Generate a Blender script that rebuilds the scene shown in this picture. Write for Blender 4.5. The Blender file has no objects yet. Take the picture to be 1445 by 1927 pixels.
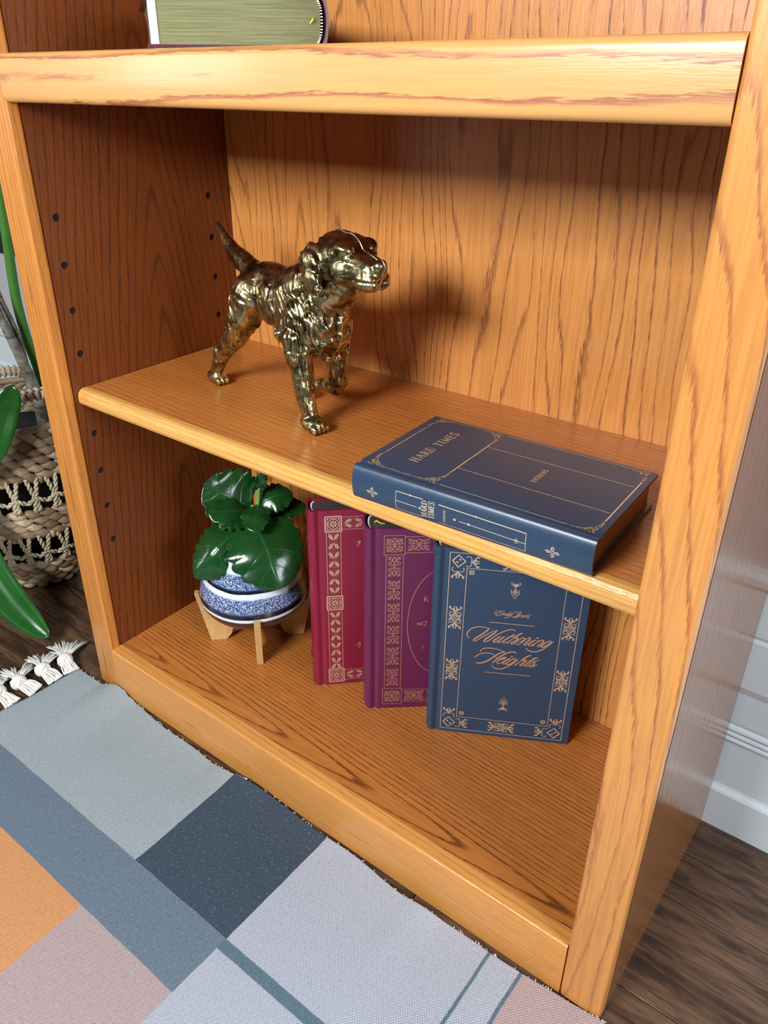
import bpy, bmesh, math, random
from mathutils import Vector, Matrix, noise
from mathutils.bvhtree import BVHTree

random.seed(7)
C = bpy.context.scene.collection
SC = bpy.context.scene

# ------------------------------------------------------------------ camera
cd = bpy.data.cameras.new('camera')
cam = bpy.data.objects.new('camera', cd)
C.objects.link(cam)
cam.location = (0.80635, -0.45798, 0.76619)
cam.rotation_euler = (1.0707964, 0.0030962, 0.6723068)
cd.sensor_fit = 'AUTO'
cd.sensor_width = 36
cd.lens = 1498.32 * 36 / 1927
cd.shift_x = (722.5 - 681.0) / 1927
cd.shift_y = (953.1 - 963.5) / 1927
cd.clip_start = 0.02
SC.camera = cam

# ------------------------------------------------------------------ world and lights
SC.view_settings.view_transform = 'Standard'
SC.view_settings.look = 'None'
SC.view_settings.gamma = 1.0
SC.view_settings.use_curve_mapping = False
SC.view_settings.exposure = 0.0
w = bpy.data.worlds.new('room_light')
SC.world = w
w.use_nodes = True
w.node_tree.nodes['Background'].inputs[0].default_value = (0.86, 0.93, 1.0, 1)
w.node_tree.nodes['Background'].inputs[1].default_value = 0.04


def area(name, loc, target, sx, sy, power, color):
    l = bpy.data.lights.new(name, 'AREA')
    l.shape = 'RECTANGLE'
    l.size, l.size_y, l.energy, l.color = sx, sy, power, color
    o = bpy.data.objects.new(name, l)
    C.objects.link(o)
    o.location = loc
    o.rotation_euler = (Vector(target) - Vector(loc)).to_track_quat('-Z', 'Y').to_euler()
    return o


area('window_light_front', (0.32, -1.15, 1.15), (0.34, 0.1, 0.50), 0.50, 0.28, 30, (0.91, 0.965, 1.0))
area('window_light_left', (-2.2, -2.1, 1.15), (0.3, 0.0, 0.7), 0.5, 1.1, 19, (0.88, 0.95, 1.0))
area('window_light_right', (2.4, -0.42, 1.05), (0.8, 0.27, 0.1), 0.7, 0.9, 42, (0.86, 0.94, 1.0))

# ------------------------------------------------------------------ helpers


def obj(name, verts, faces, mat, parent=None, smooth=False, uvs=None, link=True):
    me = bpy.data.meshes.new(name)
    me.from_pydata([tuple(v) for v in verts], [], faces)
    if uvs:
        uv = me.uv_layers.new(name='UVMap')
        for poly in me.polygons:
            for li in poly.loop_indices:
                uv.data[li].uv = uvs[me.loops[li].vertex_index]
    if mat:
        me.materials.append(mat)
    if smooth:
        me.polygons.foreach_set('use_smooth', [True] * len(me.polygons))
    me.update()
    o = bpy.data.objects.new(name, me)
    if link:
        C.objects.link(o)
    if parent:
        o.parent = parent
        o.matrix_parent_inverse = WM[parent.name].inverted()
    WM[o.name] = Matrix.Identity(4)
    return o


WM = {}


def empty(name, loc, label, cat, group=None):
    o = bpy.data.objects.new(name, None)
    C.objects.link(o)
    o.empty_display_size = 0.02
    o.location = loc
    WM[o.name] = Matrix.Translation(loc)
    tag(o, label, cat, group)
    return o


def tag(o, label, cat, group=None):
    o['label'] = label
    o['category'] = cat
    if group:
        o['group'] = group
    return o


def struct(o):
    o['kind'] = 'structure'
    return o


class MB:
    def __init__(s):
        s.v, s.f, s.uv = [], [], []

    def add(s, vs, fs, uvs=None):
        n = len(s.v)
        s.v += [Vector(q) for q in vs]
        s.f += [tuple(i + n for i in f) for f in fs]
        s.uv += uvs if uvs else [(0, 0)] * len(vs)

    def box(s, x0, x1, y0, y1, z0, z1):
        s.add([(x0, y0, z0), (x1, y0, z0), (x1, y1, z0), (x0, y1, z0), (x0, y0, z1), (x1, y0, z1), (x1, y1, z1), (x0, y1, z1)],
              [(0, 3, 2, 1), (4, 5, 6, 7), (0, 1, 5, 4), (1, 2, 6, 5), (2, 3, 7, 6), (3, 0, 4, 7)])

    def tube(s, pts, rad, n=8, cap=True):
        pts = [Vector(p) for p in pts]
        if not isinstance(rad, (list, tuple)):
            rad = [rad] * len(pts)
        up = Vector((0, 0, 1))
        d0 = (pts[1] - pts[0]).normalized()
        if abs(d0.dot(up)) > .9:
            up = Vector((1, 0, 0))
        a = d0.cross(up).normalized()
        vs, fs, uv = [], [], []
        for i, p in enumerate(pts):
            d = (pts[min(i + 1, len(pts) - 1)] - pts[max(i - 1, 0)]).normalized()
            a = (a - d * a.dot(d)).normalized()
            b = d.cross(a)
            for k in range(n):
                t = 2 * math.pi * k / n
                vs.append(p + (a * math.cos(t) + b * math.sin(t)) * rad[i])
                uv.append((k / n, i / (len(pts) - 1)))
        for i in range(len(pts) - 1):
            for k in range(n):
                fs.append((i * n + k, i * n + (k + 1) % n, (i + 1) * n + (k + 1) % n, (i + 1) * n + k))
        if cap:
            fs.append(tuple(range(n - 1, -1, -1)))
            fs.append(tuple((len(pts) - 1) * n + k for k in range(n)))
        s.add(vs, fs, uv)

    def lathe(s, prof, cx, cy, z0, n=48, a0=0, a1=2 * math.pi):
        vs, fs, uv = [], [], []
        for i, (z, r) in enumerate(prof):
            for k in range(n):
                t = 2 * math.pi * k / n
                vs.append((cx + r * math.cos(t), cy + r * math.sin(t), z0 + z))
                uv.append((k / n, i / (len(prof) - 1)))
        for i in range(len(prof) - 1):
            for k in range(n):
                fs.append((i * n + k, i * n + (k + 1) % n, (i + 1) * n + (k + 1) % n, (i + 1) * n + k))
        s.add(vs, fs, uv)

    def build(s, name, mat, parent=None, smooth=False, uv=False, link=True):
        return obj(name, s.v, s.f, mat, parent, smooth, s.uv if uv else None, link)


def bevel(o, w, seg=2, ang=40):
    m = o.modifiers.new('bevel', 'BEVEL')
    m.width, m.segments, m.limit_method = w, seg, 'ANGLE'
    m.angle_limit = math.radians(ang)
    m.harden_normals = True
    o.data.polygons.foreach_set('use_smooth', [True] * len(o.data.polygons))
    return o


def board(name, b, mat, parent=None, bev=0.0008, seg=2):
    m = MB()
    m.box(*b)
    o = m.build(name, mat, parent)
    if bev:
        bevel(o, bev, seg)
    return o


def catmull(pts, n=8):
    if len(pts) < 3:
        return [Vector(p) for p in pts]
    P = [Vector(p) for p in pts]
    P = [P[0] * 2 - P[1]] + P + [P[-1] * 2 - P[-2]]
    out = []
    for i in range(1, len(P) - 2):
        for k in range(n):
            t = k / n
            a, b, c, d = P[i - 1], P[i], P[i + 1], P[i + 2]
            out.append(0.5 * ((2 * b) + (c - a) * t + (2 * a - 5 * b + 4 * c - d) * t * t + (3 * b - a - 3 * c + d) * t ** 3))
    out.append(P[-2])
    return out


# ------------------------------------------------------------------ materials
class NT:
    """small node-writing helper"""

    def __init__(s, name):
        s.m = bpy.data.materials.new(name)
        s.m.use_nodes = True
        s.t = s.m.node_tree
        s.p = s.t.nodes['Principled BSDF']

    def n(s, typ, **kw):
        x = s.t.nodes.new(typ)
        for k, v in kw.items():
            setattr(x, k, v)
        return x

    def l(s, a, b):
        s.t.links.new(a, b)

    def set(s, sock, v):
        if hasattr(v, 'is_output') or isinstance(v, bpy.types.NodeSocket):
            s.l(v, sock)
        else:
            sock.default_value = v

    def math(s, op, a, b=0.0, c=0.0, clamp=False):
        x = s.n('ShaderNodeMath', operation=op)
        x.use_clamp = clamp
        s.set(x.inputs[0], a)
        s.set(x.inputs[1], b)
        s.set(x.inputs[2], c)
        return x.outputs[0]

    def noise(s, vec, scale=1.0, detail=2.0, rough=0.5, dist=0.0):
        x = s.n('ShaderNodeTexNoise')
        s.l(vec, x.inputs['Vector'])
        x.inputs['Scale'].default_value = scale
        x.inputs['Detail'].default_value = detail
        x.inputs['Roughness'].default_value = rough
        x.inputs['Distortion'].default_value = dist
        return x.outputs['Fac']

    def comb(s, x, y, z):
        c = s.n('ShaderNodeCombineXYZ')
        s.set(c.inputs[0], x)
        s.set(c.inputs[1], y)
        s.set(c.inputs[2], z)
        return c.outputs[0]

    def sep(s, v):
        c = s.n('ShaderNodeSeparateXYZ')
        s.l(v, c.inputs[0])
        return c.outputs[0], c.outputs[1], c.outputs[2]

    def coord(s, which='Object'):
        return s.n('ShaderNodeTexCoord').outputs[which]

    def step(s, v, lo, hi):
        x = s.n('ShaderNodeMapRange', interpolation_type='SMOOTHSTEP')
        s.set(x.inputs[0], v)
        x.inputs[1].default_value = lo
        x.inputs[2].default_value = hi
        return x.outputs[0]

    def mix(s, f, a, b, blend='MIX'):
        x = s.n('ShaderNodeMix', data_type='RGBA', blend_type=blend)
        s.set(x.inputs[0], f)
        for i, v in ((6, a), (7, b)):
            if isinstance(v, tuple):
                x.inputs[i].default_value = (*v, 1) if len(v) == 3 else v
            else:
                s.l(v, x.inputs[i])
        return x.outputs[2]

    def bump(s, h, strength=0.3, dist=0.001):
        b = s.n('ShaderNodeBump')
        b.inputs['Strength'].default_value = strength
        b.inputs['Distance'].default_value = dist
        s.l(h, b.inputs['Height'])
        s.l(b.outputs[0], s.p.inputs['Normal'])

    def base(s, col, rough=0.5, metal=0.0, spec=0.5, coat=0.0):
        if isinstance(col, tuple):
            s.p.inputs['Base Color'].default_value = (*col, 1)
        else:
            s.l(col, s.p.inputs['Base Color'])
        s.set(s.p.inputs['Roughness'], rough)
        s.p.inputs['Metallic'].default_value = metal
        s.p.inputs['Specular IOR Level'].default_value = spec
        if coat:
            s.p.inputs['Coat Weight'].default_value = coat
            s.p.inputs['Coat Roughness'].default_value = 0.12
        return s.m


def oak(name, grain, across, light, dark, seed=0.0, N=55, cone=0.12, g0=0.0, a0=0.0, r0=0.02, warp=2.2, band=0.42, strength=0.85, rough=0.3, stretch=1.0, fleck=0.5, spec=0.5, jag=0.35, var=0.35, coat=0.0, vee=False, fibre=0.7, relief=0.22):
    """oiled oak: growth-ring contours of a tilted cone, ragged porous early-wood bands and fine fibres"""
    t = NT(name)
    co = t.sep(t.coord())
    g = co['xyz'.index(grain)]
    a = co['xyz'.index(across)]
    dd = co[[i for i in range(3) if i not in ('xyz'.index(grain), 'xyz'.index(across))][0]]
    # curved surface boards share one thickness coordinate so the figure wraps round edges
    A = t.math('ADD', a, t.math('MULTIPLY', dd, 0.6))
    gs = t.math('MULTIPLY', g, stretch)
    v1 = t.comb(t.math('MULTIPLY', gs, 1.6), t.math('MULTIPLY_ADD', A, 9.0, seed * 3.1), seed)
    v2 = t.comb(t.math('MULTIPLY', gs, 9.0), t.math('MULTIPLY_ADD', A, 60.0, seed), seed * 1.7)
    n1 = t.noise(v1, 1.0, 2.0, 0.55)
    n2 = t.noise(v2, 1.0, 3.0, 0.6)
    ga = t.math('MULTIPLY', t.math('SUBTRACT', g, g0), cone)
    aa = t.math('SUBTRACT', A, a0)
    if vee:
        r = t.math('ADD', t.math('SQRT', t.math('MULTIPLY_ADD', aa, aa, r0 * r0)), ga)
    else:
        r = t.math('SQRT', t.math('ADD', t.math('ADD', t.math('MULTIPLY', ga, ga), t.math('MULTIPLY', aa, aa)), r0 * r0))
    rings = t.math('ADD', t.math('ADD', t.math('MULTIPLY', r, N), t.math('MULTIPLY', n1, warp * 2)), t.math('MULTIPLY', n2, jag))
    fr = t.math('FRACT', rings)
    # jagged pores
    vp = t.comb(t.math('MULTIPLY', g, 70.0), t.math('MULTIPLY', A, 900.0), seed)
    pores = t.noise(vp, 1.0, 2.0, 0.6)
    vf = t.comb(t.math('MULTIPLY', g, 14.0), t.math('MULTIPLY', A, 380.0), seed + 4)
    fib = t.noise(vf, 1.0, 2.0, 0.5)
    ed = t.math('ADD', fr, t.math('MULTIPLY', t.math('SUBTRACT', pores, 0.5), 0.35))
    up = t.step(ed, 0.02, 0.12)
    dn = t.math('SUBTRACT', 1.0, t.step(ed, band * 0.45, band))
    b = t.math('MULTIPLY', up, dn)
    por = t.step(pores, 0.40, 0.62)
    bb = t.math('MULTIPLY', b, t.math('MULTIPLY_ADD', por, 0.40, 0.72))
    vr = t.noise(t.comb(t.math('MULTIPLY', g, 1.2), t.math('MULTIPLY', A, 32.0), seed + 2), 1.0, 2.0)
    bb = t.math('MULTIPLY', bb, t.math('MULTIPLY_ADD', t.step(vr, 0.32, 0.62), var, 1.0 - var))
    bb = t.math('MULTIPLY', bb, strength, clamp=True)
    mid = tuple(l * 0.55 + d * 0.45 for l, d in zip(light, dark))
    c0 = t.mix(t.math('MULTIPLY', t.step(fib, 0.38, 0.66), fibre), light, mid)
    c0 = t.mix(t.math('MULTIPLY', t.step(pores, 0.60, 0.75), fleck * 0.6), c0, tuple(l * 0.45 + d * 0.55 for l, d in zip(light, dark)))
    c1 = t.mix(bb, c0, dark)
    # slow tone drift
    nd = t.noise(t.comb(t.math('MULTIPLY', g, 2.5), t.math('MULTIPLY', A, 14.0), seed + 9), 1.0, 1.0)
    c1 = t.mix(t.math('MULTIPLY', t.step(nd, 0.35, 0.7), 0.22), c1, tuple(x * 0.62 for x in light), 'MIX')
    t.base(c1, t.math('MULTIPLY_ADD', bb, 0.12, rough), spec=spec, coat=coat)
    t.bump(t.math('ADD', t.math('MULTIPLY', por, -0.5), t.math('MULTIPLY', bb, -0.6)), relief, 0.0006)
    return t.m


LO, DO = (0.64, 0.275, 0.062), (0.235, 0.062, 0.013)
M = {}
M['back'] = oak('oak_back', 'z', 'x', (0.68, 0.275, 0.068), (0.17, 0.036, 0.008), 1.3, 64, 0.10, 0.9, 0.30, 0.05, 5.6, 0.26, 1.0, 0.34, jag=.55, var=.35, fibre=.5)
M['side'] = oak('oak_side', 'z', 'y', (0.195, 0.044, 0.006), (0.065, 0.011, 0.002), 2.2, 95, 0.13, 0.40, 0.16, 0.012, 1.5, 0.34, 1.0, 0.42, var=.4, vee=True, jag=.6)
M['side_out'] = oak('oak_side_outer', 'z', 'y', (0.24, 0.088, 0.024), (0.12, 0.035, 0.010), 5.2, 50, 0.1, 0.3, 0.12, 0.02, 1.3, 0.4, 0.6, 0.15, spec=0.9)
M['stile_l'] = oak('oak_stile_left', 'z', 'x', (0.64, 0.245, 0.050), (0.32, 0.090, 0.018), 3.1, 190, 0.02, 0.2, -0.02, 0.004, 1.0, 0.34, 0.85, 0.3, coat=.15, fibre=.5, vee=True)
M['stile_r'] = oak('oak_stile_right', 'z', 'x', (0.66, 0.28, 0.068), (0.36, 0.105, 0.030), 8.4, 70, 0.22, 0.25, 0.60, 0.01, 2.6, 0.28, 1.0, 0.3, var=.4, coat=.15, fibre=.65, jag=.6, fleck=1.0)
M['rail'] = oak('oak_rail', 'x', 'z', (0.66, 0.33, 0.108), (0.34, 0.105, 0.045), 4.4, 70, 0.02, 0.33, 0.764, 0.004, 1.7, 0.36, 1.0, 0.33, var=.2, coat=.25, fibre=.22, relief=.08, fleck=.35, jag=.7)
M['rail_low'] = oak('oak_rail_lower', 'x', 'z', (0.68, 0.295, 0.070), (0.40, 0.13, 0.025), 6.1, 230, 0.02, 0.2, 0.03, 0.004, 1.0, 0.35, 0.75, 0.3, fibre=.5, vee=True)
M['deck'] = oak('oak_deck', 'x', 'y', (0.53, 0.180, 0.036), (0.135, 0.031, 0.005), 7.7, 175, 0.050, 0.47, 0.075, 0.012, 1.2, 0.33, 1.0, 0.24, jag=.28, var=.4, vee=True, fibre=.5)
M['shelf'] = oak('oak_shelf', 'x', 'y', (0.56, 0.195, 0.042), (0.26, 0.070, 0.013), 9.9, 125, 0.055, 0.12, 0.16, 0.012, 1.7, 0.30, 0.9, 0.20, jag=.34, var=.5, vee=True, fibre=.5)
M['nosing'] = oak('oak_nosing', 'x', 'z', (0.74, 0.39, 0.10), (0.44, 0.16, 0.035), 11.0, 160, 0.02, 0.2, 0.43, 0.004, 1.2, 0.4, 0.55, 0.26)


def flat(name, col, rough=0.5, metal=0.0, spec=0.5, coat=0.0):
    return NT(name).base(col, rough, metal, spec, coat)


M['hole'] = flat('dark_hole', (0.004, 0.003, 0.003), 0.9)


def plank_mat():
    t = NT('walnut_laminate')
    x, y, z = t.sep(t.coord())
    rnd = t.n('ShaderNodeObjectInfo').outputs['Random']
    off = t.math('MULTIPLY', rnd, 37.0)
    v = t.comb(t.math('MULTIPLY', x, 11.0), t.math('MULTIPLY', y, 70.0), off)
    n1 = t.noise(v, 1.0, 5.0, 0.62, 0.6)
    v2 = t.comb(t.math('MULTIPLY', x, 22.0), t.math('MULTIPLY', y, 300.0), off)
    n2 = t.noise(v2, 1.0, 3.0, 0.6)
    v3 = t.comb(t.math('MULTIPLY', x, 3.0), t.math('MULTIPLY', y, 10.0), off)
    n3 = t.noise(v3, 1.0, 2.0, 0.5)
    c = t.mix(t.step(n1, 0.38, 0.60), (0.038, 0.017, 0.009), (0.135, 0.070, 0.038))
    c = t.mix(t.math('MULTIPLY', t.step(n2, 0.45, 0.7), 0.55), c, (0.032, 0.013, 0.007))
    c = t.mix(t.math('MULTIPLY', t.step(n3, 0.55, 0.75), 0.5), c, (0.20, 0.12, 0.07))
    t.base(c, t.math('MULTIPLY_ADD', n2, 0.25, 0.20))
    t.bump(t.math('ADD', n1, n2), 0.35, 0.001)
    return t.m


M['plank'] = plank_mat()
t = NT('white_gloss_paint')
nn = t.noise(t.coord(), 60.0, 2.0)
t.base((0.76, 0.83, 0.87), 0.32)
t.bump(nn, 0.15, 0.0008)
M['white'] = t.m
t = NT('wall_paint')
t.base((0.50, 0.48, 0.50), 0.75)
t.bump(t.noise(t.coord(), 180.0, 3.0), 0.2, 0.0006)
M['wall'] = t.m
M['black'] = flat('black_plastic', (0.012, 0.012, 0.013), 0.45)
M['board_grey'] = flat('grey_board', (0.08, 0.075, 0.07), 0.7)

# ------------------------------------------------------------------ room shell
flo = empty('floor', (0, 0, 0), '', '')
del flo['label'], flo['category']
struct(flo)
rng = random.Random(3)
edges = [0.2865 + 0.0, 0.1645, 0.0440] + [0.0440 - 0.1207 * k for k in range(1, 9)]
for j in range(len(edges) - 1):
    y1, y0 = edges[j], edges[j + 1]
    x = -1.75 + rng.uniform(0, .5)
    xs = [-1.9]
    while x < 1.9:
        xs.append(x)
        x += rng.uniform(0.75, 1.15)
    xs.append(2.0)
    for k in range(len(xs) - 1):
        if xs[k + 1] - xs[k] < 0.01:
            continue
        o = board('plank', (xs[k] + .0004, xs[k + 1] - .0004, y0 + .0004, y1 - .0004 if j else 0.31, -0.012, 0.0), M['plank'], flo, 0.0011, 2)
m = MB()
m.box(-1.9, 2.0, -0.93, 0.32, -0.02, -0.0121)
struct(m.build('subfloor', M['black'], flo))

m = MB()
m.box(-1.9, 2.0, 0.300, 0.36, -0.012, 1.9)
struct(m.build('wall_back', M['wall']))
# stepped, beaded tall baseboard
prof = [(0.0, .0140), (.052, .0140), (.0545, .0125), (.0570, .0095), (.060, .0080)]
for zb in (.1260, .1335, .1410):
    prof += [(zb - .0032, .0080), (zb - .0020, .0100), (zb, .0108), (zb + .0020, .0100), (zb + .0030, .0080), (zb + .0033, .0062)]
prof += [(.150, .0085), (.190, .0085), (.196, .0105), (.200, .0118), (.258, .0118), (.261, .0090), (.264, .0090), (.2660, .0118), (.318, .0118), (.324, .0160), (.332, .0165), (.337, .0120), (.337, 0.0)]
vs, fs = [], []
for (z, tck) in prof:
    vs += [(-1.9, .3005 - tck, z), (2.0, .3005 - tck, z)]
for i in range(len(prof) - 1):
    fs.append((2 * i, 2 * i + 1, 2 * i + 3, 2 * i + 2))
fs.append(tuple(range(0, 2 * len(prof), 2)))
fs.append(tuple(range(1, 2 * len(prof), 2))[::-1])
struct(obj('baseboard_back', vs, fs, M['white']))

pf = empty('picture_frame', (-0.80, 0.293, 0.485), 'black framed panel on the wall behind the basket plant', 'picture frame')
m = MB()
x0, x1, z0, z1 = -1.05, -0.575, 0.484, 0.95
m.box(x0, x1, .286, .2995, z0, z0 + .03)
m.box(x0, x1, .286, .2995, z1 - .03, z1)
m.box(x0, x0 + .03, .286, .2995, z0 + .03, z1 - .03)
m.box(x1 - .03, x1, .286, .2995, z0 + .03, z1 - .03)
m.build('frame', M['black'], pf)
m = MB()
m.box(x0 + .029, x1 - .029, .293, .2985, z0 + .029, z1 - .029)
m.build('panel', M['board_grey'], pf)

# ------------------------------------------------------------------ bookcase
W, S, TS, YB, ZR, ZM, TM, ZU, ZT, HB = 0.676, 0.040, 0.0172, 0.2842, 0.0724, 0.4431, 0.0189, 0.7411, 0.7827, 1.25
bc = empty('bookcase', (W / 2, 0.14, 0), 'honey oak open bookcase with face frame standing at the end of the checked rug', 'bookcase')
board('face_stile', (-S, 0.0, 0, TS, 0, HB), M['stile_l'], bc, 0.0042, 4)
board('face_stile', (W, W + S, 0, TS, 0, HB), M['stile_r'], bc, 0.0042, 4)


def rail(name, z0, z1, r, mat):
    """rail between the stiles: only its long front edges are rounded, the ends butt crisply"""
    y0, y1 = 0.0004, TS
    pr = [(y1, z0)]
    for k in range(6):
        a = math.pi / 2 * k / 5
        pr.append((y0 + r - r * math.sin(a), z0 + r - r * math.cos(a)))
    for k in range(6):
        a = math.pi / 2 * k / 5
        pr.append((y0 + r - r * math.cos(a), z1 - r + r * math.sin(a)))
    pr.append((y1, z1))
    x0, x1 = 0.00025, W - .00025
    vs = [(x0, y, z) for y, z in pr] + [(x1, y, z) for y, z in pr]
    k = len(pr)
    fs = [(i, k + i, k + (i + 1) % k, (i + 1) % k) for i in range(k)] + [tuple(range(k)), tuple(range(k, 2 * k))[::-1]]
    o = obj(name, vs, fs, mat, bc, True)
    md = o.modifiers.new('edge', 'EDGE_SPLIT')
    md.split_angle = math.radians(50)
    return o


rail('bottom_rail', 0.0, ZR, .0028, M['rail_low'])
rail('middle_rail', ZU, ZT, .0060, M['rail'])
rail('top_rail', HB - .045, HB, .0060, M['rail'])
board('bottom_deck', (0, W, TS + .0002, YB, ZR - .019, ZR - .0002), M['deck'], bc, 0.0004, 1)
board('fixed_shelf', (0, W, TS + .0002, YB, ZT - .024, ZT - .0004), M['shelf'], bc, 0.0004, 1)
board('top_panel', (0, W, TS + .0002, YB, HB - .02, HB), M['shelf'], bc, 0.0004, 1)
board('back_panel', (-.02, W + .02, YB, YB + .0022, 0.01, HB), M['back'], bc, 0)
sh = board('shelf', (0.0012, W - .0012, 0.0335, YB - .0005, ZM - TM, ZM), M['shelf'], bc, 0.0004, 1)
nose = board('edge_band', (0.0012, W - .0012, 0.0208, 0.0337, ZM - TM, ZM + .00005), M['nosing'], sh, 0, 1)
m_ = MB()
m_.add([], [])
prof = [(.0337, ZM - TM), (.0245, ZM - TM), (.0222, ZM - TM + .0012), (.0208, ZM - TM + .0040), (.0206, ZM - .0090), (.0218, ZM - .0045), (.0245, ZM - .0014), (.0285, ZM + .0001), (.0337, ZM + .0001)]
vs = [(0.0012, y, z) for y, z in prof] + [(W - .0012, y, z) for y, z in prof]
k = len(prof)
fs = [(i, (i + 1) % k, k + (i + 1) % k, k + i) for i in range(k)] + [tuple(range(k))[::-1], tuple(range(k, 2 * k))]
me = bpy.data.meshes.new('edge_band')
me.from_pydata(vs, [], fs)
me.materials.append(M['nosing'])
nose.data = me

holes = [(YH, 0.6314 - i * 0.0496) for YH in (0.0343, 0.2476) for i in range(9) if i != 4]
for side in (0, 1):
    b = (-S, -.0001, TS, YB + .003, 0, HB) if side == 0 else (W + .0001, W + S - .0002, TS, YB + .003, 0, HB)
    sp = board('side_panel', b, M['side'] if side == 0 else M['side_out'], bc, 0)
    cut = MB()
    for (yh, zh) in holes:
        n = 14
        r = .0042
        X0, X1 = (-.011, .004) if side == 0 else (W - .004, W + .011)
        vs = [(X, yh + r * math.cos(6.2832 * k / n), zh + r * math.sin(6.2832 * k / n)) for X in (X0, X1) for k in range(n)]
        cut.add(vs, [(k, n + k, n + (k + 1) % n, (k + 1) % n) for k in range(n)] + [tuple(range(n)), tuple(range(2 * n - 1, n - 1, -1))])
    co = cut.build('cutter', None)
    bm = bmesh.new()
    bm.from_mesh(co.data)
    bmesh.ops.recalc_face_normals(bm, faces=bm.faces)
    bm.to_mesh(co.data)
    bm.free()
    bo = sp.modifiers.new('holes', 'BOOLEAN')
    bo.operation, bo.solver, bo.object = 'DIFFERENCE', 'EXACT', co
    bpy.context.view_layer.update()
    dg = bpy.context.evaluated_depsgraph_get()
    me = bpy.data.meshes.new_from_object(sp.evaluated_get(dg))
    sp.modifiers.clear()
    sp.data = me
    bpy.data.objects.remove(co)
    for (yh, zh) in holes:
        q = MB()
        n = 14
        X1, X0 = (-.0012, -.0105) if side == 0 else (W + .0012, W + .0105)
        vs = [(X, yh + .0041 * math.cos(6.2832 * k / n), zh + .0041 * math.sin(6.2832 * k / n)) for X in (X0, X1) for k in range(n)]
        q.add(vs, [(k, n + k, n + (k + 1) % n, (k + 1) % n) for k in range(n)] + [tuple(range(n)), tuple(range(2 * n - 1, n - 1, -1))])
        q.build('peg_hole', M['hole'], sp)

# ------------------------------------------------------------------ rug
def rug_mat():
    t = NT('flatweave_wool')
    x, y, z = t.sep(t.coord())
    wob = t.math('MULTIPLY', t.math('SUBTRACT', t.noise(t.coord(), 30.0, 2.0), 0.5), 0.0022)
    X = t.math('ADD', x, wob)
    Y = t.math('ADD', y, wob)
    E_ = 0.0006

    def gx(v):
        return t.step(X, v - E_, v + E_)

    def gy(v):
        return t.step(Y, v - E_, v + E_)
    AND = lambda a, b: t.math('MULTIPLY', a, b)
    NOT = lambda a: t.math('SUBTRACT', 1.0, a)
    grey, navy, lil = (0.40, 0.455, 0.475), (0.062, 0.088, 0.120), (0.50, 0.52, 0.585)
    blue, oran, pink = (0.172, 0.225, 0.285), (0.74, 0.34, 0.14), (0.52, 0.385, 0.375)
    slate = (0.13, 0.20, 0.245)
    # upper strip (y above -0.159)
    up = t.mix(gx(0.2465), grey, navy)
    up = t.mix(gx(0.3922), up, lil)
    up = t.mix(gx(0.6395), up, pink)
    # lower area
    lo = t.mix(gx(0.2467), oran, pink)
    lo = t.mix(gx(0.3910), lo, lil)
    lo = t.mix(gx(0.80), lo, navy)
    lo = t.mix(AND(NOT(gy(-0.40)), NOT(gx(0.391))), lo, grey)
    c = t.mix(gy(-0.1590), lo, up)
    band = AND(AND(NOT(gy(-0.1590)), gy(-0.2275)), NOT(gx(0.3910)))
    strip = AND(AND(NOT(gy(-0.1590)), gy(-0.1714)), gx(0.3905))
    c = t.mix(band, c, blue)
    c = t.mix(AND(strip, NOT(gx(0.80))), c, slate)
    l1 = AND(gx(0.6040), NOT(gx(0.6075)))
    l2 = AND(gx(0.6378), NOT(gx(0.6415)))
    c = t.mix(AND(t.math('MAXIMUM', l1, l2), gy(-0.1590)), c, slate)
    # ribbed weave: fine cords with offset picks
    fx = t.math('SINE', t.math('MULTIPLY', x, 6.2832 / 0.0028))
    ph = t.math('MULTIPLY', t.math('SIGN', fx), 1.5708)
    fy = t.math('SINE', t.math('MULTIPLY_ADD', y, 6.2832 / 0.0036, ph))
    wv = t.math('ADD', t.math('MULTIPLY', t.math('ABSOLUTE', fx), 0.6), t.math('MULTIPLY', fy, 0.4))
    slub = t.noise(t.comb(t.math('MULTIPLY', x, 420.0), t.math('MULTIPLY', y, 260.0), 0.0), 1.0, 2.0)
    big = t.noise(t.coord(), 14.0, 2.0)
    dk = t.mix(1.0, c, (0.60, 0.60, 0.62), 'MULTIPLY')
    c = t.mix(t.math('MULTIPLY', t.step(wv, 0.60, -0.1), 0.95), c, dk)
    c = t.mix(t.math('MULTIPLY', t.step(slub, 0.52, 0.72), 0.45), c, dk)
    c = t.mix(t.math('MULTIPLY', t.step(slub, 0.42, 0.28), 0.10), c, (0.75, 0.76, 0.78))
    t.base(c, 0.92, spec=0.15)
    t.bump(t.math('ADD', wv, t.math('MULTIPLY', slub, 0.7)), 0.6, 0.0012)
    return t.m


def rug_edge_x(y):
    return -0.0800 + (y + .0069) * 0.058 + 0.0012 * math.sin(y * 60)


def rug_edge_y(x):
    e = -0.0066 + 0.0030 * math.sin(x * 19 + 1.0) + 0.0016 * math.sin(x * 47)
    if x < 0.03:
        e += 0.006 * min(1, max(0, (x + .02) / .03)) * min(1, max(0, (0.03 - x) / .02))
        e -= 0.0015
    return min(e, -0.0012) if x > -0.05 else e


def rug_z(x, y):
    d = rug_edge_y(x) - y
    ridge = max(0.0, noise.noise(Vector((x * 13 + 2, 0.3, 0.5)))) * 0.016 * math.exp(-d / .055)
    und = 0.0034 * noise.noise(Vector((x * 11, y * 11, 2.0))) * math.exp(-d / .14) + 0.0012
    return 0.0036 + ridge + max(0, und)


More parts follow.
